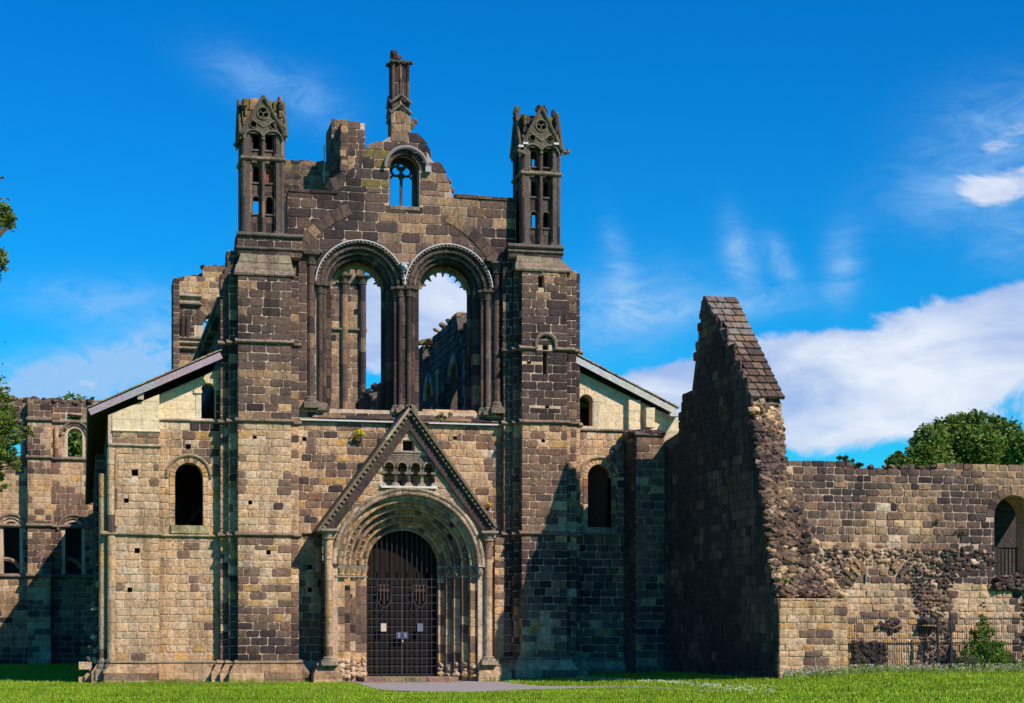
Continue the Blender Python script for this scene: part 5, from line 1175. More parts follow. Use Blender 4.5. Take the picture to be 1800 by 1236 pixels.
# ---- tall ruined gable wall coming towards the viewer
def gable_wall():
    t = Thing('gable_wall', 'tall steep stone gable wall, its shaded face to the church and its broken end to the lawn', 'ruined wall', (XG+.5, -6, .3))
    Yv = lambda px: Yof(px, XG)
    def pz(px, py): Y = Yv(px); return (Y, H+(YH-py)*dep(XG, Y)/FL)
    W_ = .98
    front_pts = [(1370, 1194), (1366, 1050), (1360, 1000), (1352, 930), (1345, 870), (1335, 800), (1322, 702)]
    rake = [(1310, 655), (1290, 612), (1268, 570), (1252, 540), (1240, 524)]
    farp = [(1232, 560), (1229, 582), (1222, 640), (1216, 690), (1201, 692), (1196, 730), (1194, 760)]
    pts = [pz(*p) for p in front_pts+rake+farp]
    pts = [(-a, b) for a, b in pts]      # left frame: u=-Y
    out = [(pts[-1][0], .1)]+[(pts[0][0], .1)]+pts[1:]
    out[1] = (pts[0][0], .1)
    # slab in the left-facing frame
    fl = leftf(XG)
    poly = [(pts[0][0]-.45, .1)]+[(a-.45, b) for a, b in pts[1:7]]+[(pts[6][0]+(pts[11][0]-pts[6][0])*q, pts[6][1]+(pts[11][1]-pts[6][1])*q-.14) for q in (0, 1)]+pts[12:]+[(.0, pts[-1][1]-.3), (.0, .1)]
    t.merge('wall_core', slab(fl, poly, [], 0, -W_), (.10, .085, .07), 'mortar')
    # height of the wall for a given u
    nearu = [(b, a) for a, b in pts[0:7]]   # z -> u of the broken end
    nz = [q[0] for q in nearu]; nu = [q[1] for q in nearu]
    tu = [p[0] for p in pts[6:]][::-1]; tzz = [p[1] for p in pts[6:]][::-1]
    topf = lambda u: float(np.interp(u, tu, tzz)) if u <= tu[-1] else (99 if True else 0)
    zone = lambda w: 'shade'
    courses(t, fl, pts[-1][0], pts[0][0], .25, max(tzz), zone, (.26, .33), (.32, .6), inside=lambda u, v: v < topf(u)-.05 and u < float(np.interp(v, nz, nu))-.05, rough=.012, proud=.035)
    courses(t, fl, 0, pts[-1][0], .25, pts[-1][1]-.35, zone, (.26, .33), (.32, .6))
    # coping slates on both slopes
    A = Vector((XG, -pts[6][0], pts[6][1])); B = Vector((XG, -pts[11][0], pts[11][1])); L = (B-A).length; vdir = (B-A).normalized()
    fc = Fr(tuple(A), (1, 0, 0), tuple(vdir), tuple(Vector((1, 0, 0)).cross(vdir)))
    rows = 15
    for i in range(rows):
        v0, v1 = L*i/rows, L*(i+1)/rows+.02; w0 = {0: 0, 1: .0, 2: -.02, 3: .28, 4: .12, 5: .1, 6: .08, 7: .05, 8: .3, 9: .28, 10: -.05, 11: .25}.get(i, -.03)
        w0 = -.06+{4: .22, 8: .0, 9: .0, 10: .25, 11: .12}.get(i, 0); u = w0
        while u < W_+.05:
            l = rnd.uniform(.22, .40); l = (W_+.08-u) if W_+.08-u-l < .2 else l
            k = rnd.uniform(-.01, .01); th = .075
            p = [(u+.014, v0+k), (u+l-.014, v0+k), (u+l-.014, v1), (u+.014, v1)]
            vv, ff = prism(fc, p, -.04, th, ch=.01, rough=.006)
            vv = [tuple(Vector(q)+Vector(fc.n)*(.07*(1-((Vector(q)-A).dot(vdir)-v0)/(v1-v0)))) for q in vv]
            t.piece('slate', (vv, ff), zcol('slate', (u, v0, 0))); u += l
    # far slope capping
    C_ = Vector((XG, -pts[12][0], pts[12][1]))
    for i in range(6):
        p = B.lerp(C_, i/6); t.piece('coping_stone', box(XG-.05, XG+W_+.05, p.y-.05, p.y+.12, p.z-.12, p.z+.06), zcol('slate', tuple(p)))
    # ragged rubble core at the broken end
    rows = [(702, 1322, 1369), (750, 1328, 1374), (800, 1335, 1378), (870, 1345, 1385), (930, 1352, 1422), (1000, 1360, 1456), (1045, 1366, 1488)]
    def rp(py, s):
        ys = [q[0] for q in rows]; l = np.interp(py, ys, [q[1] for q in rows]); r = np.interp(py, ys, [q[2] for q in rows]); px = l+(r-l)*s
        Yl = Yv(l); Yr = Yl+.25+max(0, (px-1385)/70)*.75*s; Y = Yl+(Yr-Yl)*s; return px, Y
    vs, fs = [], []; nu_, nv = 12, 26
    for j in range(nv+1):
        py = 700+(1048-700)*j/nv
        for i in range(nu_+1):
            px, Y = rp(py, i/nu_); X = X_(px, Y); z = zf(px, py, Y); d = .10*noise.noise(Vector((X*3, Y*3, z*3))); vs.append((X, Y+d+.08, z))
    for j in range(nv):
        for i in range(nu_): a = j*(nu_+1)+i; fs.append((a, a+nu_+1, a+nu_+2, a+1))
    t.merge('rubble_core', (vs, fs), (.30, .24, .17), 'mortar', smooth=False, stuff=True)
    for k in range(1500):
        py = 700+(1048-700)*rnd.random()**.8; s = rnd.random(); px, Y = rp(py, s)
        if px > 1400 and rnd.random() < .15: continue
        X = X_(px, Y); z = zf(px, py, Y); g = rnd.choice([.06, .07, .09, .11, .13, .18]); zn = 'rubble' if noise.noise(Vector((X*1.2, 0, z*1.2))) < .4 else 'rubD'
        t.piece('rubble_stone', blobstone((X, Y+.07+rnd.uniform(-.04, .05), z), g*rnd.uniform(.8, 1.3), g, g*rnd.uniform(.45, .8)), zcol(zn, (X, Y, z)))
    # ashlar repair block below the rubble
    Yn = Yv(1370)+.02; xa, xb = XG-.0, X_(1489, Yn); z0, z1 = .3, zf(1430, 1052, Yn)
    t.merge('wall_core', box(xa+.02, xb, Yn, Yn+1.9, z0-.4, z1), MORT, 'mortar', 'st')
    courses(t, front(Yn), xa, xb+.02, z0-.1, z1, lambda w: 'lowL' if abs(w[0]-(xa+1.0)) < .6 and w[2] < 1.9 and rnd.random() < .5 else 'light', (.17, .27), (.28, .55), rough=.012, bulge=.015, jit=.01, joint=.014)
    courses(t, rightf(xb), Yn, Yn+1.9, z0-.1, z1, 'light', (.2, .27), (.28, .5), rough=.012)
    courses(t, leftf(XG), -Yn-.6, -Yn, z0-.1, z1, 'lowL', (.2, .3), (.28, .5))
    t.merge('wall_core', box(xb-.5, X_(1388, Yn+1.5)+1.2, Yn+1.2, Yn+1.9, z0, z1+.1), MORT, 'mortar', 'st2')
    x, z = P2(1378, 1020, Yn)
    return t, Yn, xb
gw_t, YN, XSB = gable_wall()

# ---- range wall to the right
def range_wall():
    Y = -10.35; t = Thing('range_wall', 'long weathered sandstone wall right of the gable, with two blocked arches and a rubble band', 'ruined wall', (X_(1590, Y), Y, .4)); f = front(Y)
    x0, x1 = X_(1380, Y), X_(1900, Y); zb = .35
    top = [(1375, 812), (1490, 814), (1497, 820), (1530, 822), (1533, 829), (1560, 829), (1562, 822), (1600, 820), (1640, 823), (1648, 817), (1720, 816), (1800, 814), (1900, 813)]
    tp = [P2(a, b, Y) for a, b in top]; tx = [p[0] for p in tp]; tz = [p[1] for p in tp]; topf = lambda u: float(np.interp(u, tx, tz))
    wx, wz = P2(1782, 909, Y); wr = P2(1782+34.5, 909, Y)[0]-wx; wsill = zf(1780, 1012, Y)
    hole = archp(wx, wz, wr, wsill, 16)
    t.merge('wall_core', slab(f, [(x0, zb-.4), (x1, zb-.4)]+[(a, b-.1) for a, b in tp[::-1]], [hole], .0, -1.1), MORTD, 'mortar')
    zA, zR = zf(1590, 962, Y), zf(1590, 1009, Y)
    a1 = P2(1545, 1100, Y); r1 = P2(1612, 1100, Y)[0]-a1[0]; h1 = zf(1545, 990, Y)-a1[1]     # first blocked arch
    a2 = P2(1728, 1085, Y); r2 = P2(1795, 1085, Y)[0]-a2[0]; h2 = zf(1728, 992, Y)-a2[1]
    def infill(u, v):
        for (ax, az), r, h in ((a1, r1, h1), (a2, r2, h2)):
            if v < az: 
                if abs(u-ax) < r: return True
            elif ((u-ax)/r)**2+((v-az)/h)**2 < 1: return True
        return False
    def rub(u, v):
        e = .12*noise.noise(Vector((u*2, v*2, 3)))
        return v < zA+e and not infill(u, v)
    low = zf(1590, 1085, Y)
    courses(t, f, x0, x1, zA-.1, max(tz), lambda w: 'wallR' if w[2] > 5.3 or w[0] > X_(1690, Y) else ('low' if rnd.random() < .5 else 'wallR'), (.20, .27), (.22, .5), excl=[('rect', wx-wr, wx+wr, wsill, wz), ('circ', wx, wz, wr+.28)], top=topf, inside=lambda u, v: not rub(u, v), rough=.012, bulge=.012, jit=.009)
    courses(t, f, x0, x1, zb-.1, zA-.1, lambda w: 'wallR' if (w[2] > zf(1590, 1030, Y) or abs(w[0]-a2[0]) > r2*.75 and w[0] > a2[0]-r2) else 'light', (.17, .25), (.2, .42), excl=[('rect', wx-wr, wx+wr, wsill, 9)], inside=lambda u, v: infill(u, v), rough=.014, bulge=.014, jit=.012)
    # rubble band and spandrels, set back a little
    n = 0; step = .135
    zz = zb
    while zz < zA+.15:
        u = x0+rnd.uniform(0, .1)
        while u < x1:
            if rub(u, zz) and not (wx-wr < u < wx+wr and wsill < zz):
                g = rnd.uniform(.05, .12); bright = zz < zf(1590, 1060, Y) 
                t.piece('rubble_stone', blobstone((u, Y+.0+rnd.uniform(-.03, .06), zz+rnd.uniform(-.04, .04)), g*rnd.uniform(.9, 1.5), .09, g*rnd.uniform(.6, .95)), zcol('rubble' if bright or rnd.random() < .2 else 'rubD', (u, Y, zz)))
            u += step*rnd.uniform(.8, 1.25)
        zz += step*.82
    # surviving voussoirs of the first arch
    for a in (55, 62, 69, 118, 125, 132, 139):
        b = math.radians(a); cu, cv = a1[0]+(r1+.15)*math.cos(b), a1[1]+(h1+.15)*math.sin(b); d = math.atan2(math.sin(b)*r1, math.cos(b)*h1)
        ux, uz = math.cos(d), math.sin(d); p = [(cu+ux*p_*.22-uz*q_*.06, cv+uz*p_*.22+ux*q_*.06) for p_, q_ in ((-1, -1), (1, -1), (1, 1), (-1, 1))]
        t.piece('voussoir', prism(f, p, -.2, .10, rough=.01), zcol('brown' if False else 'wallR', (cu, Y, cv)))
    ring(t, f, wx, wz, wr, wr+.28, 0, 180, 11, .03, -.3, 'wallR', core=False)
    # tunnel soffit stones painted paler as if lit, dark railing behind
    ring(t, f, wx, wz, wr-.02, wr+.02, 0, 180, 9, -.1, -1.05, 'mid', core=False, name='soffit_stone')
    t.merge('inner_wall', box(wx-wr-.9, x1, Y+3.6, Y+3.7, 0, 6.2), (.06, .05, .045), 'stone', 'w'); t.merge('inner_wall', box(wx-wr-.9, x1, Y+1.1, Y+3.7, wz+wr+.1, wz+wr+.2), (.05, .04, .035), 'stone', 'w')
    t.merge('inner_wall', box(wx-wr-1.2, wx-wr-.9, Y+1.1, Y+3.6, 0, 6.2), (.06, .05, .045), 'stone', 'w')
    z0, z1 = wsill+.05, wsill+.95
    for i in range(12): t.piece('bar', box(wx-wr+i*.13, wx-wr+i*.13+.025, Y+1.0, Y+1.03, z0, z1), (.035, .035, .035), 'iron')
    t.merge('window_rail', box(wx-wr-.1, wx+wr, Y+.99, Y+1.04, z1-.05, z1), (.035, .035, .035), 'iron'); 
    # jagged masonry along the wall head and ledges under the window
    for i in range(60):
        px_ = rnd.uniform(1530, 1645); x, z = P2(px_, rnd.uniform(820, 836), Y+.1); t.piece('rubble_stone', blobstone((x, Y+.1+rnd.uniform(0, .5), z), .13, .14, .07), zcol('rubD', (x, Y, z)))
    for i in range(50):
        x = rnd.uniform(X_(1735, Y), X_(1830, Y)); z = wsill-rnd.uniform(0, .45); t.piece('rubble_stone', blobstone((x, Y-.1, z), .15, .15, .08), zcol('rubD', (x, Y, z)))
    # dark blackened patch and projecting corbel inside the railing
    for i in range(110):
        px_, py_ = rnd.uniform(1500, 1556), rnd.uniform(1130, 1178); x, z = P2(px_, py_, Y-.12)
        t.piece('rubble_stone', blobstone((x, Y-.1+rnd.uniform(-.06, .04), z), .11, .1, .09), [tuple(c*g_ for c in (.045, .036, .033)) for g_ in (rnd.uniform(.4, 1.9),)][0])
    x, z = P2(1631, 1094, Y-.2); t.merge('corbel', blobstone((x, Y-.15, z+.05), .24, .25, .14), (.06, .05, .045), 'stone', 'k'); t.merge('corbel', box(x-.25, x+.3, Y-.34, Y, z-.12, z-.08), (.3, .2, .12), 'stone', 'k2')
    for i in range(26):
        px_, py_ = rnd.gauss(1562, 16), rnd.gauss(1098, 6); x, z = P2(px_, py_, Y-.05); t.piece('rubble_stone', blobstone((x, Y-.05, z), .1, .08, .06), zcol('rubble', (x, Y, z)))
    t.merge('drain_slot', box(X_(1519.5, Y), X_(1522, Y), Y-.09, Y, zf(1520, 1024, Y), zf(1520, 1009, Y)), (.25, .23, .21), 'stone')
    # wall behind, seen over nothing: return to the gable wall
    return Y
YR = range_wall()

# ---- railing
def railing():
    Y = YR-.75; t = Thing('railing', 'black iron bar railing in front of the blocked arches, right of the gable wall', 'railing', (X_(1640, Y), Y, .45)); c = (.035, .033, .036)
    X0, X1 = X_(1489, Y), X_(1860, Y); n = int((X1-X0)/.078); zt = zf(1640, 1083, Y)
    for i in range(n+1):
        x = X0+(X1-X0)*i/n; z0 = ground_z(x)-.05; q = rnd.uniform(-.006, .006)
        v, f_ = tube([(x+q, Y, z0), (x, Y, zt-.04), (x, Y, zt)], .0095, 6, .003); t.piece('bar', (v, f_), c, 'iron')
    for z in (zt-.09, ground_z(X0)+.13): t.piece('rail', box(X0-.04, X1, Y-.008, Y+.012, z-.014, z+.014), c, 'iron')
    for px_ in (1648, 1671):
        x = X_(px_, Y); t.merge('post', box(x-.03, x+.03, Y-.05, Y+.01, ground_z(x)-.05, zt+.03), c, 'iron', px_)
        t.merge('stay', tube([(x, Y-.05, zt-.85), (x-.03, Y-.14, zt-1.1), (x-.1, Y-.3, ground_z(x)+.2), (x-.14, Y-.38, ground_z(x)-.02)], .022, 6), c, 'iron', px_)
        t.merge('stay', tube([(x-.01, Y-.04, zt-.55), (x-.06, Y-.10, zt-.3), (x-.11, Y-.12, zt-.02)], .014, 6), c, 'iron', px_)
railing()

# ================================================================== BEHIND: nave walls, tower, transept
def nave_walls():
    X = X_(912, 0)-.1; t = Thing('south_nave_wall', 'broken-topped inner nave wall receding behind the right great window', 'ruined wall', (X, 20, .1)); zt = 14.9
    top = lambda u: zt-.0+.55*noise.noise(Vector((u*.35, 1, 0)))-(.8 if int(u/2.6) % 3 == 0 else 0)
    us = np.arange(1.6, 44, .5); out = [(1.6, 6), (44, 6)]+[(float(u), top(-u)-.1) for u in us[::-1]]
    # left-facing frame has u=-Y
    P = [(-a, b) for a, b in out][::-1]
    fr = leftf(X); hol = []
    wins = [(5.4+5.6*i) for i in range(7)]
    for w in wins: hol.append([(-w+.75, 8.2)]+[(-w+.75*math.cos(a), 12.2+.75*math.sin(a)) for a in np.linspace(0, math.pi, 10)]+[(-w-.75, 8.2)])
    t.merge('wall_core', slab(fr, P, hol, 0, -.9), (.08, .066, .055), 'mortar')
    courses(t, fr, -43, -1.6, 6, 14.8, 'shade', (.28, .34), (.4, .75), top=lambda u: top(u), excl=[('arch', -w, 12.2, .75, 8.2) for w in wins], rough=.012, proud=.035)
    for w in wins:
        t.merge('pier', lathe(X-.12, w+2.8, [(.16, 6), (.16, 13.2)], 8), (.12, .10, .085), 'stone', w)
        ring(t, fr, -w, 12.2, .75, 1.15, 0, 180, 9, .09, -.2, 'mid', core=False)
        faced_box(t, X-.30, X, w+2.0, w+2.45, 6, 13.0, 'mid', left=True, right=False)
    for i in range(230):
        y = rnd.uniform(1.6, 43); z = top(-y)+rnd.uniform(-.1, .12); t.piece('rubble_stone', blobstone((X+rnd.uniform(0, .8), y, z), rnd.uniform(.14, .28), .25, rnd.uniform(.08, .18)), zcol('rubD' if rnd.random() < .6 else 'mossy', (X, y, z)))
    t2 = Thing('north_nave_wall', 'shaded clerestory wall with corbel table receding behind the left buttress and roof', 'ruined wall', (X_(398, 1), 20, .1)); X2 = X_(398, 1.2)
    zt2 = 13.4; t2.merge('wall_core', box(X2, X2+.9, 1.2, 41.5, 5.5, zt2), (.075, .062, .052), 'mortar')
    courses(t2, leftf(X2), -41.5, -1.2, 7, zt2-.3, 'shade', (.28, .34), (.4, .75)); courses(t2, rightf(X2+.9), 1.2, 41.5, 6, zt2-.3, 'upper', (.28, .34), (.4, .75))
    for i in range(56): y = 1.5+i*.71; t2.piece('corbel', box(X2-.28, X2, y, y+.3, zt2-.42, zt2-.08), zcol('mossy', (X2, y, zt2)))
    t2.merge('cornice', box(X2-.32, X2+1.0, 1.2, 41.5, zt2-.08, zt2+.08), (.13, .115, .08), 'stone')
    for i in range(60): y = 1.5+i*.67; t2.piece('rubble_stone', blobstone((X2+.3, y, zt2+.14), .28, .3, .12), zcol('rubD', (X2, y, zt2)))
nave_walls()

def tower():
    Y = 41.0; t = Thing('crossing_tower', 'remaining lit stone pier and stepped wall of the fallen crossing tower behind the front', 'ruined tower', (X_(610, Y), Y, .1)); f = front(Y)
    x0, x1 = X_(583, Y), X_(641, Y); z1 = zf(610, 209, Y); z0 = 5
    # pier with angle shafts
    t.merge('wall_core', box(x0, x1, Y, Y+2.4, z0, z1-.2), MORT, 'mortar', 'p')
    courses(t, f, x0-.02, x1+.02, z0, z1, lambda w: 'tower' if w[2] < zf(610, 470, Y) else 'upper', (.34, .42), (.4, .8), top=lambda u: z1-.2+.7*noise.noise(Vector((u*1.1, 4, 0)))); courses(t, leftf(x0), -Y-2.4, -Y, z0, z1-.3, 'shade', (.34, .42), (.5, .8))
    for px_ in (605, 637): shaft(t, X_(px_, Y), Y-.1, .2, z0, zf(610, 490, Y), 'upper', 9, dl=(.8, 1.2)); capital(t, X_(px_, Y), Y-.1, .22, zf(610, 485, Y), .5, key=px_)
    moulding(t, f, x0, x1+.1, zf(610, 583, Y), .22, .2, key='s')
    for a, b in ((627, 504), (626, 548)): x, z = P2(a, b, Y); t.merge('painted_hole', box(x-.12, x+.12, Y-.045, Y+.02, z-.16, z+.16), (.008, .008, .008), 'stone', b)  # black blocks on the face, painting the dark of putlog holes
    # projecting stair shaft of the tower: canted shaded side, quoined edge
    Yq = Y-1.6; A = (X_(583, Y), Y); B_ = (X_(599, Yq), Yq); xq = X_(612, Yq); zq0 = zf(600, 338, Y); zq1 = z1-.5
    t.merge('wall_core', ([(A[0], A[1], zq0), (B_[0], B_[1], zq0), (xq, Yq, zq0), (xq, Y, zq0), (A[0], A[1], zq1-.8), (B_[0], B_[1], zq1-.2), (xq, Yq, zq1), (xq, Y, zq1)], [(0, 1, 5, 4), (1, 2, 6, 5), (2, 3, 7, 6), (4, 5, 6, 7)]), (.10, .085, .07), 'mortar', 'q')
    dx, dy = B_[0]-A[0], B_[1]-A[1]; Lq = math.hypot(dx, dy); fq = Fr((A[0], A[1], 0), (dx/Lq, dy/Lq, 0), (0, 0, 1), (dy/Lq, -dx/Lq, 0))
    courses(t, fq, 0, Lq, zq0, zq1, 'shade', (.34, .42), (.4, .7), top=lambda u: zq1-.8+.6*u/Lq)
    courses(t, front(Yq), B_[0], xq, zq0, zq1, 'upper', (.34, .42), (.4, .7))
    z = zq0
    while z < zq1-.5: t.piece('quoin', box(B_[0]-.04, B_[0]+.28, Yq-.06, Yq+.3, z, z+.36), zcol('tower', (A[0], Y, z))); z += .82
    # wall to the left of it
    xl, xr = X_(490, Y+1), X_(584, Y+1); zl = zf(530, 283, Y+1)
    t.merge('wall_core', box(xl, xr, Y+1, Y+2.4, 8, zl-.1), (.28, .23, .15), 'mortar', 'w')
    courses(t, front(Y+1), xl, xr, 8, zl, lambda w: 'tower' if rnd.random() < .6 else 'mossy', (.26, .34), (.4, .7), proud=.02)
    for i in range(26): x = rnd.uniform(xl, xr); t.piece('rubble_stone', blobstone((x, Y+1.3, zl), .22, .25, .08), zcol('mossy', (x, Y, zl)))
    # stepped flank between turret face and the gable
    for i, (a, b) in enumerate(((600, 330), (604, 322), (588, 330))): x, z = P2(a, b, Y-1.5); t.piece('rubble_stone', blobstone((x, Y-1.5, z), .7, .5, .6), zcol('mossy', (x, Y, z)))
    o = Thing('aerial', 'slim pale aerial mast standing on the wall between left turret and tower pier', 'aerial', (X_(570, Y), Y+.6, zf(570, 318, Y)))
    x = X_(570, Y+.6); o.merge('mast', tube([(x, Y+.6, zf(570, 318, Y)), (x, Y+.6, zf(570, 255, Y))], .035, 6), (.35, .42, .5), 'plain'); o.merge('antenna', tube([(x, Y+.6, zf(570, 262, Y)), (x, Y+.6, zf(570, 250, Y))], .06, 6), (.6, .65, .7), 'plain')
tower()

def transept_ruin():
    Y = 42.0; t = Thing('transept_tower', 'broken stone tower corner with half an arched window rising over the left roof', 'ruined tower', (X_(350, Y), Y, .1)); f = front(Y)
    top = [(306, 491), (318, 489), (336, 484), (356, 486), (357, 468), (405, 469), (410, 474), (440, 474)]
    tp = [P2(a, b, Y) for a, b in top]; x0, x1 = X_(312, Y), X_(440, Y); topf = lambda u: float(np.interp(u, [p[0] for p in tp], [p[1] for p in tp])); z0 = 6
    wc = P2(381, 572, Y); wr = X_(381, Y)-X_(357, Y)
    hol = archp(wc[0], wc[1], wr, 9, 16)
    t.merge('wall_core', slab(f, [(x0, z0), (x1, z0)]+[(max(a, x0), b-.1) for a, b in tp[::-1]], [hol], 0, -1.6), MORT, 'mortar')
    courses(t, f, x0, x1, z0, max(p[1] for p in tp), lambda w: 'mid' if w[2] > zf(350, 530, Y) else 'tower', (.30, .36), (.4, .8), excl=[('arch', wc[0], wc[1], wr+.5, 9)], top=topf)
    ring(t, f, wc[0], wc[1], wr, wr+.6, 0, 180, 13, .05, -1.0, 'tower', core=False)
    faced_box(t, X_(305, Y-.5), X_(315, Y-.5), Y-.5, Y+1.6, z0, zf(310, 492, Y), 'upper', hs=(.3, .36), ls=(.3, .5))
    for yy, c in ((524, (.3, .26, .2)), (538, (.2, .16, .13)), (598, (.28, .22, .16)), (606, (.3, .24, .16)), (616, (.25, .2, .14))):
        moulding(t, f, X_(312, Y), X_(354, Y), zf(330, yy, Y), .22, .25, key=yy, col=c)
    for px_ in (321, 330): shaft(t, X_(px_, Y-.1), Y-.12, .14, zf(320, 596, Y), zf(320, 560, Y), 'upper', 8)
    # surviving tracery with cusped light
    c = (.09, .075, .065); yt = Y+.8; fx = X_(370, yt)
    t.merge('mullion', box(fx-.10, fx+.10, yt-.1, yt+.1, 9, wc[1]+wr*.8), c, 'stone')
    for k, (a, b, r_) in enumerate(((363.5, 556, 4.0), (376, 552, 4.0), (364, 563, 4.4), (370, 543, 4.5))): cx, cz = P2(a, b, yt); t.merge('tracery', arctube(front(yt), cx, cz, r_*.033, 0, 360, 0, .05, 12, 5), c, 'stone', 't')
    cx, cz = P2(363.5, 566, yt)
    for a0, a1 in ((-30, 80), (100, 210)): t.merge('tracery', arctube(front(yt), cx, cz, .26, a0, a1, 0, .07, 10, 5), c, 'stone', 't')
    for i in range(26): a = top[rnd.randrange(5)]; x = rnd.uniform(x0, X_(405, Y)); t.piece('rubble_stone', blobstone((x, Y+.5, topf(x)), .2, .3, .1), zcol('tower', (x, Y, 20)))
transept_ruin()

def transept():
    Y = 45.0; t = Thing('north_transept', 'two-storey transept wall with arched windows far behind the left aisle, lower half in shadow', 'church transept', (X_(75, Y), Y, .1)); f = front(Y)
    x0, x1 = X_(-110, Y), X_(320, Y); zb = 0; zt = zf(75, 704, Y); Z = lambda y: zf(75, y, Y)
    wins = []
    for px_ in (23, 132): 
        r = X_(px_+18, Y)-X_(px_, Y); wins.append((X_(px_, Y), Z(764), r, Z(808), 'u')); wins.append((X_(px_-3, Y), Z(931), X_(px_+20, Y)-X_(px_, Y), Z(1012), 'l'))
    for px_ in (-78,): r = .6; wins.append((X_(px_, Y), Z(764), r, Z(808), 'u'))
    low = [w for w in wins]
    brk = P2(131, 733, Y)
    t.merge('wall_core', slab(f, rectp(x0, x1, zb, zt-.1), [archp(w[0], w[1], w[2]*.72, w[3], 12) for w in wins]+[[(brk[0]-.45, brk[1]-.15), (brk[0]+.35, brk[1]-.2), (brk[0]+.4, brk[1]+.1), (brk[0]-.4, brk[1]+.2)]], 0, -1.2), MORT, 'mortar')
    topf = lambda u: zt+.35*noise.noise(Vector((u*.8, 9, 0)))
    ex = [('arch', w[0], w[1], w[2], w[3]) for w in wins]+[('rect', brk[0]-.5, brk[0]+.4, brk[1]-.2, brk[1]+.25)]
    courses(t, f, x0, x1, zb, Z(928), lambda w: 'tower', (.30, .38), (.45, .8), excl=ex); courses(t, f, x0, x1, Z(928), Z(810), 'far', (.30, .38), (.45, .8), excl=ex); courses(t, f, x0, x1, Z(810), zt+.3, lambda w: 'tower' if w[2] > Z(742) else 'far', (.30, .38), (.45, .8), excl=ex, top=topf)
    for w in wins:
        ring(t, f, w[0], w[1], w[2]*.98, w[2]*1.28, 0, 180, 11, .08, -.2, 'tower', core=False); ring(t, f, w[0], w[1], w[2]*.72, w[2], 0, 180, 11, -.3, -.8, 'upper', core=False, gap=.02)
        t.merge('hood_mould', arctube(f, w[0], w[1], w[2]*1.36, 0, 180, .1, .08, 18, 5), (.18, .15, .12), 'stone', w[0])
        if w[4] == 'l': t.merge('inner_wall', box(w[0]-3, w[0]+3, Y+3.2, Y+3.4, 0, w[1]+2), (.05, .045, .04), 'stone', w[0])
        if w[4] == 'l': t.merge('hood_mould', arctube(front(Y+.5), w[0]-.3, w[3]+.2, w[2]*1.2, 20, 160, .05, .13, 14, 6), (.2, .16, .12), 'stone', (w[0], 'i'))
    for (a, b) in ((49, 89), (-62, -30)):
        faced_box(t, X_(a, Y-.75), X_(b, Y-.75), Y-.75, Y, zb, Z(744), 'far', hs=(.3, .38), ls=(.4, .75)); faced_box(t, X_(a, Y-.6), X_(b, Y-.6), Y-.6, Y, Z(744), zt-.05, 'tower', hs=(.3, .38), ls=(.4, .75))
        for y_ in (744, 809, 928, 1016): moulding(t, front(Y-.75), X_(a, Y-.75)-.1, X_(b, Y-.75)+.1, Z(y_), .2, .18, key=(a, y_), col=(.19, .155, .12))
    for y_ in (744, 809, 928, 1016): moulding(t, f, x0, x1, Z(y_), .2, .18, key=y_, col=(.19, .155, .12))
    shaft(t, X_(99, Y), Y-.1, .12, Z(808), Z(750), 'far', 8)
    for i in range(150): x = rnd.uniform(x0, X_(200, Y)); t.piece('rubble_stone', blobstone((x, Y+rnd.uniform(0, 1), topf(x)+.02), .25, .3, .13), zcol('rubD', (x, Y, zt)))
transept()

# ================================================================== PLANTS
def leaves(centres, n, size, cols, seed, flat=.5, clump=.35, fill=1.0):
    """leaf-sized faces in clumps spread through lobes; centres = (x,y,z,rx,ry,rz)"""
    rs = np.random.RandomState(seed); vol = np.array([c[3]*c[4]*c[5] for c in centres])**.7; pr = vol/vol.sum(); nc = max(4, int(n/14))
    idx = rs.choice(len(centres), nc, p=pr); c = np.array(centres)[idx]
    d = rs.randn(nc, 3); d /= np.linalg.norm(d, axis=1)[:, None]; rad = rs.rand(nc)**.38*fill; cl = c[:, :3]+d*rad[:, None]*c[:, 3:6]
    tone = .72+.5*rs.rand(nc)
    k = 14; m = nc*k; cc = np.repeat(cl, k, 0)+rs.randn(m, 3)*clump*np.repeat(c[:, 3:6].mean(1), k)[:, None]*.35
    a = rs.randn(m, 3); a[:, 2] *= .6; a /= np.linalg.norm(a, axis=1)[:, None]; b = np.cross(a, rs.randn(m, 3)); b /= np.linalg.norm(b, axis=1)[:, None]; s = size*(.6+.8*rs.rand(m))[:, None]
    v = np.stack([cc-a*s, cc+b*s*flat-a*s*.1, cc+a*s, cc-b*s*flat+a*s*.1], 1).reshape(-1, 3)
    f = np.arange(m*4).reshape(-1, 4); ci = rs.randint(len(cols), size=nc); col = np.array(cols)[np.repeat(ci, k)]*np.repeat(tone, k)[:, None]*(.8+.4*rs.rand(m))[:, None]
    return v.tolist(), [tuple(q) for q in f.tolist()], np.repeat(col, 4, 0).tolist()
GR = [(.085, .15, .022), (.065, .125, .02), (.11, .17, .025)]
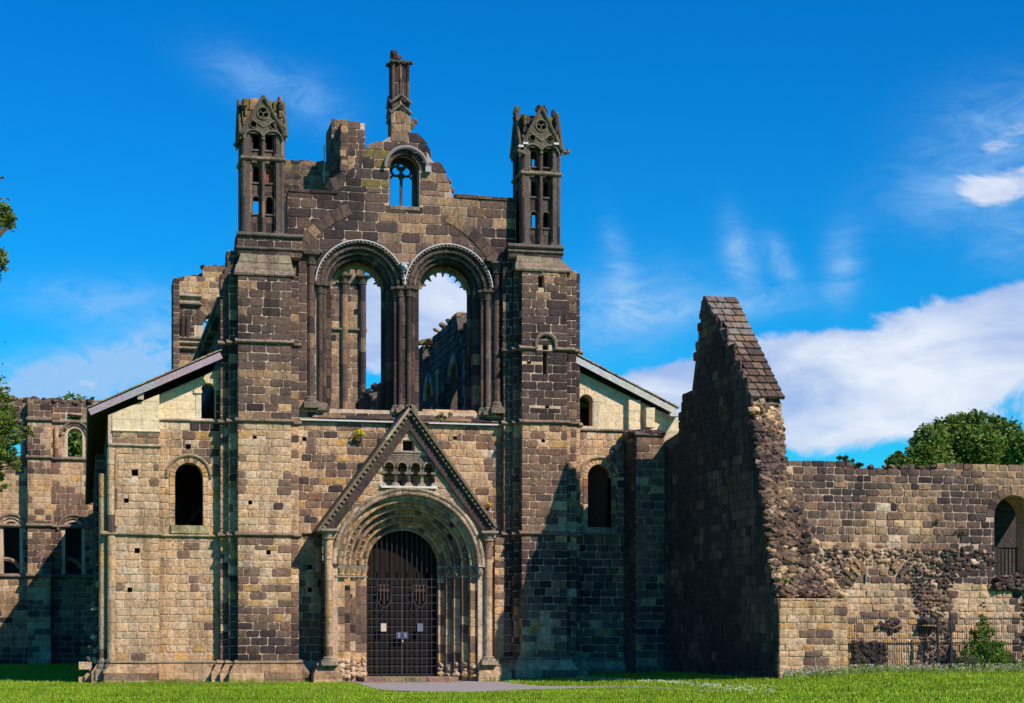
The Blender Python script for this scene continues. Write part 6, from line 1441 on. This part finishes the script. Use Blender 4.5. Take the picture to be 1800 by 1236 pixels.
def tree(name, label, cat, base_, trunk_top, lobes, n, size, cols, seed, tr=.3, limbs=5, group=None, clump=.35):
    t = Thing(name, label, cat, base_, group); b = Vector(base_); q = Vector(trunk_top)
    v, f = tube([b-Vector((0, 0, .3)), b.lerp(q, .5)+Vector((tr*.4, 0, 0)), q], tr, 9, tr*.55)
    rs = random.Random(seed)
    t.merge('trunk', (v, f), (.11, .085, .06), 'bark')
    for i in range(min(limbs, len(lobes))):
        c = lobes[i]; e = Vector(c[:3]); s = b.lerp(q, rs.uniform(.6, 1)); mid = s.lerp(e, .5)+Vector((0, 0, rs.uniform(0, .1)*(e-s).length)); t.merge('limb', tube([s, mid, e], tr*.4, 6, tr*.08), (.11, .085, .06), 'bark', i)
        for j in range(3):
            w = Vector((rs.uniform(-.7, .7)*c[3], rs.uniform(-.7, .7)*c[4], rs.uniform(-.5, .7)*c[5])); t.merge('limb', tube([mid.lerp(e, .6), e+w], tr*.12, 5, tr*.03), (.11, .085, .06), 'bark', i)
    lv, lf, lc = leaves(lobes, n, size, cols, seed, clump=clump); o = build('crown', lv, lf, lc, 'leaf', t.root)
    return t
# big tree beyond the range wall
def lob(px, py, Y, rx, rz, ry=None):
    x, z = P2(px, py, Y); return (x, Y, z, rx, ry or rx, rz)
Yt = 70.0; mm = dep(X_(1700, Yt), Yt)/FL
L = [lob(a, b, Yt+rnd.uniform(-3, 3), r*mm, r*mm*.85) for a, b, r in ((1640, 775, 32), (1670, 760, 34), (1700, 750, 30), (1690, 790, 45), (1735, 760, 34), (1765, 770, 34), (1760, 800, 45), (1625, 800, 32), (1720, 785, 45), (1790, 790, 28), (1700, 830, 70), (1650, 840, 50), (1760, 840, 60), (1612, 780, 14), (1716, 735, 16), (1756, 742, 14))]
x_ = X_(1700, Yt); tree('broadleaf_tree', 'large round-crowned green tree rising behind the range wall on the right', 'tree', (x_, Yt, .3), (x_, Yt, 9.5), L, 60000, .17, [(.12, .19, .03), (.09, .16, .025), (.15, .22, .035)], 11, .6, 9)
L = [lob(a, b, 60, r*.04, r*.035) for a, b, r in ((1578, 806, 13), (1570, 815, 14), (1588, 812, 14), (1575, 830, 20))]; x_ = X_(1577, 60)
tree('broadleaf_tree', 'smaller light green treetop just left of the big round tree behind the wall', 'tree', (x_, 60, .3), (x_, 60, 9), L, 3200, .2, [(.12, .19, .03), (.09, .16, .03)], 12, .25, 4)
L = [lob(a, b, 60, r*.04, r*.03) for a, b, r in ((1474, 805, 5), (1487, 806, 6), (1500, 811, 6), (1510, 818, 6), (1490, 818, 12), (1498, 828, 14))]; x_ = X_(1492, 60)
tree('broadleaf_tree', 'sparse dark twiggy treetop peeping over the range wall near the gable', 'tree', (x_, 60, .3), (x_, 60, 9), L, 900, .17, [(.06, .10, .03), (.05, .09, .03)], 13, .2, 6)
L = [lob(a, b, 30, r*.035, r*.04) for a, b, r in ((1800, 790, 25), (1815, 810, 30))]; x_ = X_(1815, 30)
tree('broadleaf_tree', 'light green tree at the right edge overlapping the big round tree', 'tree', (x_, 30, .3), (x_, 30, 6), L, 3800, .14, [(.13, .21, .025), (.10, .18, .03)], 14, .25, 2)
# trees seen through the transept's openings
x_ = X_(135, 75); Lg = [(x_+a, 75+b, z, 2.2, 2.2, 2.2) for a, b, z in ((0, 0, 15), (-2, 1, 12.5), (1.5, 0, 12.8), (0, 1, 17.2))]
tree('broadleaf_tree', 'green tree seen through the upper window of the far transept', 'tree', (x_, 75, 0), (x_, 75, 12), Lg, 5200, .25, GR, 15, .4, 4)
# overhanging tree at the left edge, close to the camera
Yn = -27.0; mm = dep(X_(0, Yn), Yn)/FL
pts = [(-14, 375, 30), (6, 388, 19), (19, 390, 12), (8, 370, 14), (-10, 330, 10), (1, 312, 4), (-8, 450, 19), (3, 456, 11), (6, 470, 8), (0, 682, 6), (12, 680, 3.5), (18, 686, 3), (-22, 740, 40), (10, 728, 18), (6, 752, 24), (24, 752, 15), (42, 760, 11), (56, 762, 5), (-4, 790, 24), (14, 800, 18), (26, 816, 11), (6, 700, 10), (-8, 830, 18), (4, 855, 9), (30, 775, 10), (-30, 860, 18), (-60, 700, 60), (-70, 480, 60), (-90, 800, 60), (-110, 600, 80), (-60, 380, 40)]
L = [lob(a, b, Yn+rnd.uniform(-.4, .4), r*mm, r*mm) for a, b, r in pts]
tb = (X_(-420, Yn), Yn, 0.02); tree('overhanging_tree', 'leafy branches of a near tree hanging in at the left edge of the view', 'tree', tb, (tb[0]+.3, Yn, 4.6), L, 46000, .032, [(.13, .19, .025), (.10, .15, .02), (.19, .25, .03), (.07, .12, .02)], 16, .24, 28, clump=.5)
# yellow-green sprigs on ledges, growing from the masonry
def plant(name, label, cat, lobes, n, size, cols, seed, stems=5, group=None):
    c = np.array([l[:3] for l in lobes]).mean(0); z0 = min(l[2]-l[5] for l in lobes); t = Thing(name, label, cat, (float(c[0]), float(c[1]), z0), group)
    rs = random.Random(seed)
    for i in range(stems): l = rs.choice(lobes); t.merge('stem', tube([(c[0]+rs.uniform(-.05, .05), c[1]+.1, z0-.05), (l[0]+rs.uniform(-.4, .4)*l[3], l[1], l[2]+rs.uniform(-.3, .6)*l[5])], .012, 5, .004), (.09, .10, .03), 'bark')
    lv, lf, lc = leaves(lobes, n, size, cols, seed); build('foliage', lv, lf, lc, 'leaf', t.root)
plant('ragwort', 'yellow-flowering weed sprouting from the wall under the left window sill', 'plant', [lob(632, 760, -.25, .17, .12), lob(640, 764, -.3, .10, .08), lob(625, 768, -.25, .1, .08)], 420, .035, [(.7, .55, .02), (.35, .38, .03), (.6, .5, .03)], 21)
plant('ragwort', 'small yellow-flowering weed on the wall beside the foot of the portal gable', 'plant', [lob(861, 886, -.2, .10, .10), lob(857, 890, -.2, .06, .06)], 200, .03, [(.7, .5, .02), (.3, .33, .03)], 22)
plant('weed', 'green weed tuft growing on the window sill right of the portal peak', 'plant', [lob(777, 732, -.1, .14, .14), lob(791, 728, .0, .09, .12)], 420, .03, [(.14, .18, .04), (.2, .23, .06)], 23)
plant('weed', 'green tuft of leaves growing from the rubble end of the gable wall', 'plant', [lob(1381, 1021, YN-.1, .10, .10)], 160, .03, [(.2, .3, .03)], 24)
plant('weed', 'small green weed rooted in the range wall left of the arched window', 'plant', [lob(1648, 916, YR-.1, .07, .09)], 130, .025, [(.1, .14, .03)], 25)
plant('weed', 'thin row of green weeds on the range wall below and left of its window', 'plant', [lob(1694, 937, YR-.1, .13, .05), lob(1680, 935, YR-.1, .1, .05)], 170, .025, [(.15, .18, .04)], 26)
Yb = YR-1.0
plant('shrub', 'tall upright green shrub growing against the railing below the right window', 'shrub', [lob(a, b, Yb+c, r*.019, r*.0175) for a, b, r, c in ((1728, 1088, 9, 0), (1726, 1105, 14, 0), (1722, 1125, 17, 0), (1735, 1140, 20, .1), (1715, 1148, 18, 0), (1746, 1150, 20, 0), (1752, 1165, 18, 0), (1730, 1165, 24, -.1), (1703, 1135, 9, 0), (1760, 1150, 14, 0), (1727, 1064, 5, 0), (1712, 1112, 8, 0), (1741, 1112, 10, 0), (1756, 1132, 9, 0), (1698, 1152, 10, 0), (1770, 1160, 12, 0))], 8200, .040, [(.09, .16, .025), (.06, .12, .03), (.13, .23, .02)], 27, 16)
plant('shrub', 'low rounded grey-green bush at the foot of the stay bars of the railing', 'shrub', [lob(a, b, Yb-.35, r*.0165, r*.0165) for a, b, r in ((1690, 1166, 13), (1702, 1163, 14), (1680, 1170, 9), (1716, 1168, 12))], 5200, .022, [(.12, .15, .07), (.09, .12, .06)], 28, 10)
plant('shrub', 'bright green leafy clump at the base of the railing near the right edge', 'shrub', [lob(a, b, Yb-.2, r*.0165, r*.0165) for a, b, r in ((1772, 1168, 12), (1785, 1172, 11), (1800, 1172, 12), (1765, 1160, 9))], 2400, .035, [(.13, .24, .02), (.08, .15, .02)], 29, 8)
plant('shrub', 'small dark green clump behind the railing near the gable wall', 'shrub', [lob(a, b, Yb+.3, r*.0165, r*.0165) for a, b, r in ((1505, 1170, 8), (1518, 1168, 9), (1530, 1172, 7))], 1300, .03, [(.08, .13, .03)], 30, 6)
sp = []
for i in range(1500):
    p = rnd.uniform(1378, 1805); Y = (YN-.25 if p < 1490 else Yb-.45)+rnd.gauss(0, .16)-.1; X = X_(p, Y); sp.append((X, Y, ground_z(X)))
flowers('wildflowers', 'pale pink and white wildflowers in a strip along the foot of the right-hand wall', 'wildflowers', sp, [(.6, .5, .55), (.7, .66, .6), (.35, .3, .2), (.12, .2, .03), (.16, .24, .05)], .028, (.06, .30), (.12, .20, .03))

for t in ALL: t.finish()
for o in sc.objects:
    if 'wloc' in o: del o['wloc']
